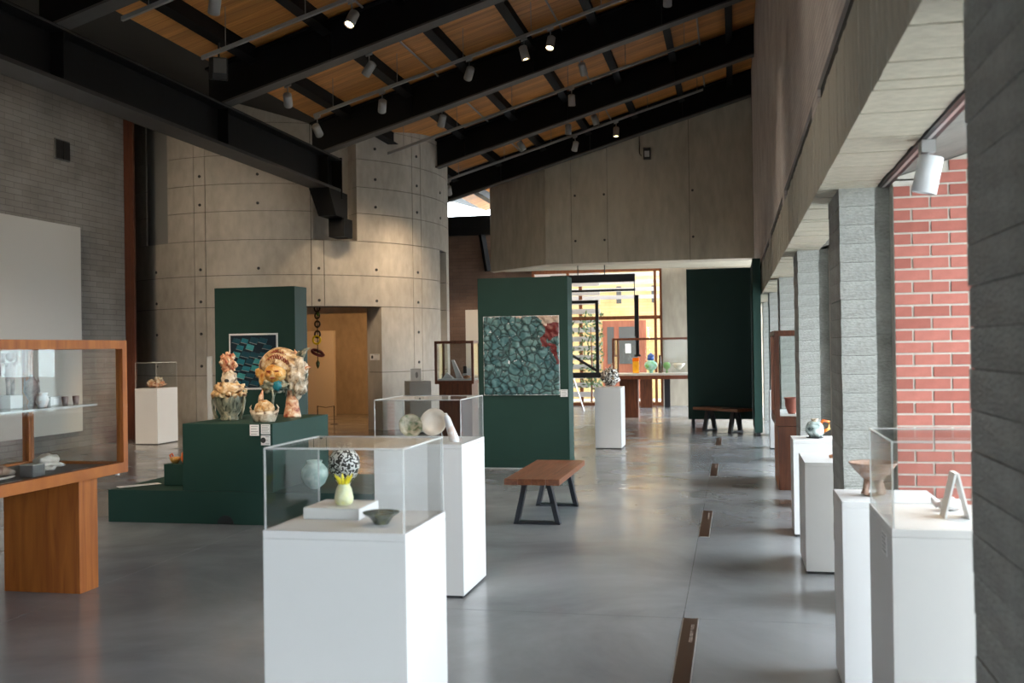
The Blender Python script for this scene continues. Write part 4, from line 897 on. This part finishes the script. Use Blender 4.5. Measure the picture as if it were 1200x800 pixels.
for k in range(10):
    x = -0.17 + k * 0.026; z0_ = 0.575 + 0.06 * math.sin(k / 9 * PI)
    obj('scroll', tube([(x, -0.148 + abs(x + .06) * .2, z0_), (x + 0.02, -0.155 + abs(x + .06) * .2, z0_ + 0.025), (x + 0.03, -0.15 + abs(x + .06) * .2, z0_ - 0.012), (x + 0.01, -0.15 + abs(x + .06) * .2, z0_ - 0.02)], 0.006, 5, closed=True), M['redmark'], cap_, smooth=True)
for k in range(8):
    x = -0.15 + k * 0.026; z0_ = 0.64 + 0.05 * math.sin(k / 7 * PI)
    obj('scroll', tube([(x, -0.118 + abs(x + .06) * .2, z0_), (x + 0.018, -0.12 + abs(x + .06) * .2, z0_ + 0.018), (x + 0.022, -0.12 + abs(x + .06) * .2, z0_ - 0.014)], 0.006, 5, closed=True), M['redmark'], cap_, smooth=True)
obj('ear', blob((0.05, 0.03, 0.06), (-0.28, -0.02, 0.47), 0.4, 5, 9, 3), M['orange'], t, smooth=True); obj('side_panel', blob((0.06, 0.07, 0.16), (-0.22, -0.03, 0.42), 0.15, 5, 2, 3), M['orange'], t, smooth=True)
obj('beard', blob((0.13, 0.08, 0.075), (-0.07, -0.09, 0.335), 0.4, 8, 6, 4), M['tealgl'], t, smooth=True); obj('blue_mouthpiece', blob((0.05, 0.03, 0.055), (-0.02, -0.16, 0.335), 0.2, 6, 9, 3), scm[1], t, smooth=True)
obj('back_hair', blob((0.11, 0.10, 0.22), (0.13, 0, 0.43), 0.28, 9, 10, 4), M['whitegl'], t, smooth=True)
for k, (x, z, dx, dz_) in enumerate(((0.17, 0.58, 0.09, 0.13), (0.20, 0.50, 0.10, 0.02), (0.21, 0.38, 0.05, 0.08), (0.14, 0.62, -0.03, 0.09), (0.16, 0.66, 0.13, 0.06))):
    obj('antler', tube([(x - .03, 0, z - 0.02), (x + dx * .5, -0.01, z + dz_ * .6), (x + dx, -0.02, z + dz_)], [0.03, 0.02, 0.003], 7), M['tealgl'] if k % 2 == 0 else M['pinkclay'], t, smooth=True)
for x in (-0.10, 0.02, 0.10): obj('drip', tube([(x, -0.06, 0.32), (x + .01, -0.06, 0.27), (x, -0.05, 0.22)], [0.014, 0.012, 0.004], 6), M['tealgl'], t, smooth=True)
M['redglaze'] = splotch('orange_red_glaze', [(0.42, 0.03, 0.008), (0.70, 0.14, 0.02), (0.75, 0.34, 0.06)], 9, 0.3, 0.3, stretch=(3, 3, .6))
t = pot('orange_flask', 'small orange-red ribbed flask on the green block', 'vase', (-5.46, 9.5, 0.532), [(0.001, 0), (0.07, 0), (0.085, 0.03), (0.08, 0.10), (0.05, 0.14), (0.022, 0.18), (0.02, 0.235), (0.03, 0.25), (0.02, 0.245)], M['redglaze'])
obj('handle', tube([(0.0, 0.06, 0.12), (0.0, 0.11, 0.10), (0.0, 0.13, 0.05), (0.0, 0.08, 0.03)], 0.013, 7), M['orange'], t, smooth=True)
t = pot('orange_dish', 'curled orange dish touching the red flask', 'dish', (-5.592, 9.45, 0.532), [(0.001, 0), (0.03, 0), (0.05, 0.03), (0.055, 0.06), (0.045, 0.06), (0.03, 0.02), (0.001, 0.015)], M['orange'])
obj('curl', tube([(-0.05, 0, 0.05), (-0.06, 0, 0.08), (-0.035, 0, 0.095), (-0.02, 0, 0.07)], 0.009, 6), M['redglaze'], t, smooth=True)
# crumbly sculpture before the drum
t = thing('crumbly_sculpture', 'low crumbly cream and brown clay sculpture under acrylic', 'sculpture', (-10.45, 17.03, 1.04))
obj('base', blob((0.17, 0.12, 0.06), (0, 0, 0.05), 0.3, 8, 3, 4), M['pinkclay'], t, smooth=True)
for k in range(9): obj('lump', blob((0.045, 0.04, 0.045), (random.uniform(-.13, .13), random.uniform(-.07, .07), random.uniform(.07, .14)), 0.45, 6, k * 3, 3), M['warmclay'] if k % 2 else M['whitegl'], t, smooth=True)
# spiky ball
t = thing('spiky_ball', 'black and white spiky ball sculpture with pointed top', 'sculpture', (-2.0, 16.75, 1.019))
obj('core', blob((0.135, 0.13, 0.13), (0, 0, 0.135), 0.3, 10, 5, 4), M['squig'], t, smooth=True)
for k in range(22):
    d = Vector((random.gauss(0, 1), random.gauss(0, 1), random.gauss(0.2, 1))).normalized()
    if d.z < -0.5: continue
    obj('spike', tube([d * 0.11 + Vector((0, 0, .135)), d * 0.15 + Vector((0, 0, .135)), d * random.uniform(0.165, 0.19) + Vector((0, 0, .135))], [0.024, 0.016, 0.003], 6), random.choice((M['squig'], M['whitegl'])), t, smooth=True)
obj('finial', tube([(0.02, 0, 0.25), (0.03, 0, 0.30), (0.035, 0, 0.37)], [0.03, 0.018, 0.006], 7), M['whitegl'], t, smooth=True)
# small card on the pale plinth
t = thing('picture_card', 'small white card with dark vessel image on the pale grey plinth', 'card', (-6.22, 19.52, 1.03))
obj('sheet', box(-0.11, 0.11, -0.006, 0.006, 0, 0.25), 'paper', t); obj('image', blob((0.03, 0.002, 0.06), (0.02, -0.006, 0.12), 0.1, 4, 1, 2), 'greyprint', t); obj('prop', box(-0.03, 0.03, 0.006, 0.08, 0, 0.01), 'paper', t)

# colonnade ceramics
M['bronze'] = splotch('bronze_lustre', [(0.16, 0.08, 0.05), (0.34, 0.22, 0.16), (0.42, 0.34, 0.30)], 18, 0.3, 0.3)
t = pot('footed_bowl', 'wide bronze bowl on sculpted legs before red brickwork', 'bowl', (0.65, 5.2, 0.912), [(0.001, 0.075), (0.03, 0.075), (0.05, 0.085), (0.09, 0.13), (0.112, 0.158), (0.115, 0.163), (0.108, 0.160), (0.08, 0.128), (0.04, 0.095), (0.001, 0.088)], M['bronze'])
for k, a in enumerate((0.4, 2.3, 3.6, 5.2)): obj('leg', tube([(0.03 * math.cos(a), 0.03 * math.sin(a), 0.085), (0.042 * math.cos(a), 0.042 * math.sin(a), 0.04), (0.05 * math.cos(a), 0.05 * math.sin(a), 0.008)], [0.018, 0.014, 0.018], 8), M['bronze'], t, smooth=True)
obj('foot_plate', blob((0.05, 0.045, 0.006), (0, 0, 0.006), 0.1, 3, 2, 2), M['bronze'], t)
t = thing('folded_card', 'tent-folded white card standing inside the acrylic cover', 'card', (0.83, 4.24, 0.97))
for s in (-1, 1): obj('leaf', hexa(((s * 0.045 - .003, -0.05, 0), (s * 0.045 + .003, -0.05, 0), (s * 0.045 + .003, 0.05, 0), (s * 0.045 - .003, 0.05, 0)), ((-.004 + s * .004, -0.05, 0.175), (.004 + s * .004, -0.05, 0.175), (.004 + s * .004, 0.05, 0.175), (-.004 + s * .004, 0.05, 0.175))), 'paper', t)
t = thing('seashell', 'pale orange whelk shell lying behind the folded card', 'shell', (0.84, 4.40, 0.974))
obj('body', blob((0.05, 0.035, 0.024), (0, 0, 0.022), 0.25, 6, 4, 3), M['conewhite'], t, smooth=True); obj('spire', tube([(-0.04, 0, 0.02), (-0.06, 0, 0.035), (-0.068, 0, 0.05)], [0.018, 0.012, 0.004], 8), M['conewhite'], t, smooth=True)
M['glasspot'] = splotch('marbled_glass', [(0.05, 0.07, 0.07), (0.30, 0.36, 0.34), (0.55, 0.60, 0.58)], 14, 0.15, 0.1)
t = thing('marbled_pot', 'round marbled grey pot with orange looped handle', 'pot', (0.68, 9.28, 0.8325))
obj('body', blob((0.085, 0.08, 0.075), (0, 0, 0.075), 0.1, 4, 3, 4), M['glasspot'], t, smooth=True); obj('neck', lathe([(0.03, 0.13), (0.025, 0.15), (0.035, 0.165), (0.025, 0.163)], 16, cap=False), M['whitegl'], t, smooth=True)
obj('handle', tube([(0.07, 0, 0.05), (0.12, 0, 0.08), (0.12, 0, 0.14), (0.07, 0, 0.15), (0.05, 0, 0.12)], 0.014, 8), M['redglaze'], t, smooth=True); obj('saucer', lathe([(0.001, 0), (0.07, 0), (0.075, 0.006), (0.001, 0.005)], 20, cap=False), M['print'], t)
t = thing('red_clay_piece', 'small curled red clay piece behind the pale pier', 'sculpture', (0.75, 7.9, 0.80))
obj('coil', tube([(-0.07, 0, 0.015), (0.0, 0.02, 0.02), (0.05, 0, 0.02), (0.06, -0.03, 0.03)], [0.012, 0.018, 0.02, 0.012], 8), M['pinkclay'], t, smooth=True); obj('bud', blob((0.02, 0.02, 0.02), (0.06, -0.03, 0.04), 0.2, 4, 1, 2), M['pinkclay'], t, smooth=True)
pot('terracotta_cup', 'small terracotta handled cup inside the colonnade case', 'cup', (0.65, 12.35, 0.841), [(0.001, 0), (0.04, 0), (0.045, 0.01), (0.075, 0.09), (0.078, 0.15), (0.085, 0.19), (0.075, 0.19), (0.065, 0.14), (0.001, 0.03)], plain('terracotta_red', (0.32, 0.08, 0.05), 0.5, 0, 0.2, 9))

# glassware in the rear table case
def gl(nm, c, r=0.1): return plain(nm, c, r, 0, 0.2, 8)
o = thing('orange_block_vase', 'tall rectangular orange glass vase', 'vase', (-2.25, 24.0, 1.031)); obj('body', box(-0.075, 0.075, -0.05, 0.05, 0, 0.28), gl('amber_glass', (0.75, 0.36, 0.03)), o, bevel=0.008); obj('rim', box(-0.08, 0.08, -0.055, 0.055, 0.28, 0.36), gl('orange_glass', (0.80, 0.16, 0.01)), o, bevel=0.008)
t = pot('iridescent_vase', 'round green and blue iridescent glass vase with ruffled neck', 'vase', (-1.91, 24.1, 1.031), [(0.001, 0), (0.05, 0), (0.05, 0.05), (0.12, 0.10), (0.155, 0.17), (0.14, 0.24), (0.08, 0.28), (0.06, 0.30)], splotch('iridescent_glass', [(0.15, 0.45, 0.10), (0.30, 0.62, 0.55), (0.55, 0.75, 0.80)], 7, 0.15, 0.1))
obj('ruffle', blob((0.075, 0.07, 0.085), (0, 0, 0.36), 0.5, 10, 4, 3), gl('cobalt_glass', (0.08, 0.16, 0.55)), t, smooth=True)
pot('dark_bottle', 'slim dark brown glass bottle', 'bottle', (-1.69, 24.0, 1.031), [(0.001, 0), (0.045, 0), (0.045, 0.20), (0.03, 0.25), (0.028, 0.42), (0.02, 0.42)], gl('brown_glass', (0.05, 0.03, 0.02)))
t = pot('green_disc_vase', 'flat round green glass vase on clear foot', 'vase', (-1.54, 24.1, 1.031), [(0.001, 0), (0.04, 0), (0.015, 0.04), (0.02, 0.08), (0.07, 0.11), (0.085, 0.17), (0.07, 0.23), (0.03, 0.25), (0.02, 0.25)], gl('leaf_glass', (0.18, 0.36, 0.14)), sy=0.6)
t = pot('fluted_bowl', 'pale fluted glass bowl on small acrylic stand', 'bowl', (-1.27, 24.1, 1.11), [(0.001, 0), (0.06, 0), (0.07, 0.02), (0.13, 0.08), (0.15, 0.14), (0.14, 0.14), (0.11, 0.07), (0.001, 0.03)], gl('pale_glass', (0.62, 0.62, 0.58)))
obj('stand', box(-0.14, 0.14, -0.1, 0.1, -0.079, -0.001), 'acrylic', t)
# white models in the small vitrine
for k, (nm, lab, x, bm) in enumerate((('leaning_slab', 'leaning white slab in the small vitrine', -5.16, hexa(((0.0, 0, 0), (0.12, 0, 0), (0.12, .06, 0), (0, .06, 0)), ((-.10, 0, .36), (-.05, 0, .36), (-.05, .05, .36), (-.10, .05, .36)))),
                                      ('white_cube', 'small pale blue-white box in the small vitrine', -4.89, box(-0.06, 0.06, 0, 0.1, 0, 0.2)), ('black_figurine', 'tiny black figurine on white block in the small vitrine', -4.997, box(-0.03, 0.03, 0, 0.04, 0.1, 0.24)), ('folded_sheet', 'folded white sheet lying in the small vitrine', -5.33, hexa(((-.12, 0, 0), (.1, 0, 0), (.1, .15, 0), (-.12, .15, 0)), ((-.10, 0, .02), (-.02, 0, .13), (-.02, .01, .13), (-.1, .14, .02)))))):
    t = thing(nm, lab, 'model', (x, 18.72, 1.091))
    if k == 2: obj('figure', bm, 'black', t); obj('block', box(-0.04, 0.04, -0.01, 0.06, 0, 0.1), 'white', t)
    else: obj('body', bm, 'white', t); obj('base', box(-0.06, 0.06, 0.02, 0.06, 0, 0.006), 'paper', t)
t = thing('red_shell_model', 'small pink-red lump in the small vitrine', 'model', (-4.93, 18.62, 1.091)); obj('body', blob((0.07, 0.04, 0.035), (0, 0, 0.035), 0.3, 5, 2, 3), M['pinkclay'], t, smooth=True)

# contents of the long wooden case
SZ = 1.2975
t = thing('standing_figurine', 'grey-lilac standing figurine with raised arms on white base', 'figurine', (-4.74, 5.96, SZ))
M['lilac'] = splotch('lilac_clay', [(0.16, 0.11, 0.10), (0.36, 0.27, 0.25)], 14, 0.5, 0.3)
obj('pedestal', box(-0.05, 0.05, -0.06, 0.06, 0, 0.09), 'white', t, bevel=0.004)
bm = blob((0.035, 0.028, 0.075), (0, 0, 0.24), 0.1, 4, 2, 3); blob((0.028, 0.025, 0.03), (0, 0, 0.345), 0.1, 4, 3, 2, bm)
for s in (-1, 1):
    tube([(0, s * 0.02, 0.20), (0.003, s * 0.022, 0.14), (0, s * 0.02, 0.09)], [0.018, 0.014, 0.012], 7, bm); tube([(0, s * 0.03, 0.29), (0, s * 0.065, 0.31), (0, s * 0.06, 0.37)], [0.012, 0.010, 0.008], 7, bm)
obj('body', bm, M['lilac'], t, smooth=True)
t = thing('twin_figurine', 'dark twin-headed figurine at the end of the glass shelf', 'figurine', (-4.86, 5.92, SZ))
bm = blob((0.03, 0.045, 0.11), (0, 0, 0.20), 0.2, 5, 6, 3); 
for s in (-1, 1): blob((0.022, 0.022, 0.026), (0, s * 0.03, 0.335), 0.1, 4, 3, 2, bm); tube([(0, s * 0.04, 0.27), (0, s * 0.085, 0.28), (0, s * 0.09, 0.22)], [0.012, 0.010, 0.008], 7, bm); tube([(0, s * 0.02, 0.12), (0, s * 0.025, 0.0)], 0.016, 7, bm)
obj('body', bm, plain('dark_violet_clay', (0.10, 0.06, 0.07), 0.5), t, smooth=True)
t = pot('pink_vase', 'small pinkish vase on the glass shelf', 'vase', (-4.60, 6.10, SZ), [(0.001, 0), (0.028, 0), (0.03, 0.01), (0.042, 0.05), (0.035, 0.075), (0.03, 0.085), (0.036, 0.10), (0.028, 0.098)], M['conewhite'])
t = pot('spiked_vase', 'grey spiked urn on the glass shelf', 'vase', (-4.85, 6.32, SZ), [(0.001, 0), (0.03, 0), (0.02, 0.03), (0.055, 0.10), (0.05, 0.16), (0.02, 0.19), (0.012, 0.22)], M['lilac'])
for s in (-1, 1): obj('spike', tube([(0, s * 0.05, 0.13), (0, s * 0.075, 0.16), (0, s * 0.07, 0.20)], [0.01, 0.007, 0.002], 6), M['lilac'], t, smooth=True)
o = thing('shelf_block', 'white block on the glass shelf', 'block', (-4.68, 6.30, SZ)); obj('body', box(-0.04, 0.04, -0.06, 0.06, 0, 0.065), 'white', o, bevel=0.003); obj('card', box(0.04, 0.041, -0.03, 0.03, 0.01, 0.05), 'paper', o)
for k, (yy, lab) in enumerate(((6.34, 'small brown beaker next to the white block on the glass shelf'), (6.46, 'small brown beaker by the end of the glass shelf'))):
    pot('small_beaker', lab, 'beaker', (-4.60, yy, SZ), [(0.001, 0), (0.016, 0), (0.02, 0.02), (0.024, 0.06), (0.022, 0.062), (0.015, 0.02), (0.001, 0.006)], M['lilac'], n=16)
DZ = 0.8595
t = thing('beige_conch', 'beige rounded conch on the case floor', 'shell', (-4.62, 6.16, DZ + 0.009)); obj('body', blob((0.08, 0.085, 0.055), (0, 0, 0.05), 0.2, 5, 7, 4), M['platewhite'], t, smooth=True); obj('lip', tube([(0.02, 0.06, 0.03), (0.03, 0.12, 0.02), (0.02, 0.17, 0.012)], [0.022, 0.014, 0.006], 8), M['platewhite'], t, smooth=True)
o = thing('dark_block', 'dark grey cube with pale top rim on the case floor', 'block', (-4.50, 5.86, DZ)); obj('body', box(-0.05, 0.05, -0.06, 0.06, 0, 0.075), 'greyflat', o, bevel=0.003); obj('rim', box(-0.05, 0.05, -0.06, 0.06, 0.075, 0.082), 'paleplinth', o)
t = thing('brown_horn', 'curved brown horn lying on the case floor', 'horn', (-4.60, 5.72, DZ)); obj('body', tube([(0, -0.16, 0.03), (-0.03, -0.08, 0.045), (-0.03, 0.02, 0.05), (0.01, 0.09, 0.03)], [0.008, 0.03, 0.035, 0.012], 10), M['bronze'], t, smooth=True); obj('band', tube([(0.04, -0.14, 0.012), (0.05, -0.04, 0.012), (0.03, 0.06, 0.012)], 0.008, 6), M['platewhite'], t, smooth=True)
lines_card('case_label', 'white caption card lying near the corner of the case floor', 0.16, 0.06, (-4.42, 6.24, DZ + 0.002), -PI / 2, rx=-PI / 2 + 0.03)
lines_card('case_label', 'white caption card in front of the brown horn', 0.20, 0.08, (-4.43, 5.55, DZ + 0.002), -PI / 2, rx=-PI / 2 + 0.03)

# ------------------------------------------------------------------ hanging things
t = thing('hanging_mobile', 'hanging string of dark rings and coloured beads in the drum doorway', 'mobile', (-8.77, 20.6, 0))
obj('cord', tube([(0, 0, 2.745), (0, 0, 1.32)], 0.012, 6), 'black', t)
for z, r_, m_ in ((2.58, 0.06, 'black'), (2.42, 0.05, 'black'), (2.24, 0.055, 'black'), (2.02, 0.06, 'black')):
    obj('ring', tube([(r_ * math.cos(2 * PI * k / 14), 0, z + r_ * 1.2 * math.sin(2 * PI * k / 14)) for k in range(14)], 0.022, 6, closed=True), m_, t, smooth=True)
obj('yellow_ring', tube([(-0.02 + 0.085 * math.cos(2 * PI * k / 18), 0, 1.90 + 0.085 * math.sin(2 * PI * k / 18)) for k in range(18)], 0.025, 7, closed=True), M['lemon'], t, smooth=True)
obj('violet_ring', tube([(0.0 + 0.13 * math.cos(2 * PI * k / 18), 0.05 * math.sin(2 * PI * k / 18), 1.62 + 0.04 * math.sin(2 * PI * k / 18) - 0.05 * math.cos(2 * PI * k / 18)) for k in range(18)], 0.035, 7, closed=True), plain('plum_glaze', (0.16, 0.04, 0.05), 0.3), t, smooth=True)
obj('green_bead', blob((0.04, 0.04, 0.05), (0.02, 0, 2.46), 0.1, 3, 1, 2), gl('bead_green', (0.10, 0.20, 0.05)), t, smooth=True)
obj('pendant', lathe([(0.002, 1.27), (0.035, 1.34), (0.045, 1.40), (0.02, 1.45), (0.004, 1.46)], 12, cap=False), gl('bead_olive', (0.06, 0.09, 0.04)), t, smooth=True)
t = thing('rope_barrier', 'low black stanchion barrier inside the drum doorway', 'barrier', (-9.04, 21.65, 0))
for s in (-0.2, 0.2): p = obj('post', tube([(s, 0, 0), (s, 0, 0.42)], 0.012, 8), 'black', t); obj('foot', lathe([(0.09, 0), (0.09, 0.012), (0.02, 0.02)], 16, None, s, 0), 'black', p)
obj('rope', tube([(-0.2, 0, 0.41), (0, 0, 0.38), (0.2, 0, 0.41)], 0.008, 6), 'black', t)
t = thing('suspended_sculpture', 'black steel open frame hung on wires before the rear window', 'sculpture', (-3.46, 26.3, 0))
obj('top_bar', box(-1.2, 1.0, -0.06, 0.06, 3.33, 3.53), 'black', t); obj('thin_bar', box(-1.2, 1.0, -0.02, 0.02, 3.09, 3.145), 'black', t)
for x in (-0.48, 0.22): obj('wire', tube([(x, 0, 3.53), (x, 0, 3.80)], 0.014, 5), 'black', t)
obj('drop_rod', tube([(0.985, 0, 3.33), (0.985, 0, 1.92)], 0.013, 6), 'black', t)
obj('thick_bar', box(1.0, 1.085, -0.04, 0.04, 1.45, 2.98), 'black', t); obj('thick_bar_base', box(0.96, 1.12, -0.06, 0.06, 1.40, 1.45), 'black', t)
fr = obj('side_frame', box(-1.2, 0.04, -0.03, 0.03, 2.79, 2.87), 'black', t); obj('upright', box(-0.035, 0.045, -0.03, 0.03, 1.0, 2.79), 'black', fr)
obj('lower_bar', box(-1.2, 0.13, -0.06, 0.06, 0.86, 1.0), 'black', t); obj('diagonal', tube([(-1.14, 0, 1.76), (0.0, 0, 1.03)], 0.032, 4), 'black', t)
obj('rear_rod', tube([(-0.65, 0.1, 0.86), (-0.38, 0.1, 0.0)], 0.015, 5), 'alu', t)
# plants seen through the frame, outside
for k, (x, yy) in enumerate(((-5.0, 29.9), (-4.15, 30.1))):
    t = thing('garden_shrub', ('leafy shrub outside the rear window beside the slat screen', 'second leafy shrub next to the yellow building door')[k], 'shrub', (x, yy, 0.0))
    bm = bmesh.new()
    for q in range(260):
        p = Vector((max(-.33, min(.33, random.gauss(0, 0.2))), random.gauss(0, 0.15), random.uniform(0.4, 2.7))); d = Vector((random.gauss(0, 1), random.gauss(0, 1), random.gauss(0, 1))).normalized() * 0.09; u = d.orthogonal().normalized() * 0.035
        bm.faces.new([bm.verts.new(p - d), bm.verts.new(p + u), bm.verts.new(p + d), bm.verts.new(p - u)])
    o = obj('foliage', bm, 'foliage', t); o['kind'] = 'stuff'
    obj('stem', tube([(0, 0, 0), (0.03, 0, 1.2), (0, 0.02, 2.3)], [0.03, 0.025, 0.01], 6), 'framewood', t)
# acrylic screen beside the figure jar
t = thing('acrylic_screen', 'narrow upright acrylic screen beside the figure jar', 'screen', (-7.80, 14.19, 0)); obj('sheet', box(-0.04, 0.04, -0.01, 0.01, 0.02, 1.60), 'acrylic_edge', t); obj('foot', box(-0.08, 0.08, -0.1, 0.1, 0, 0.02), 'alu', t)
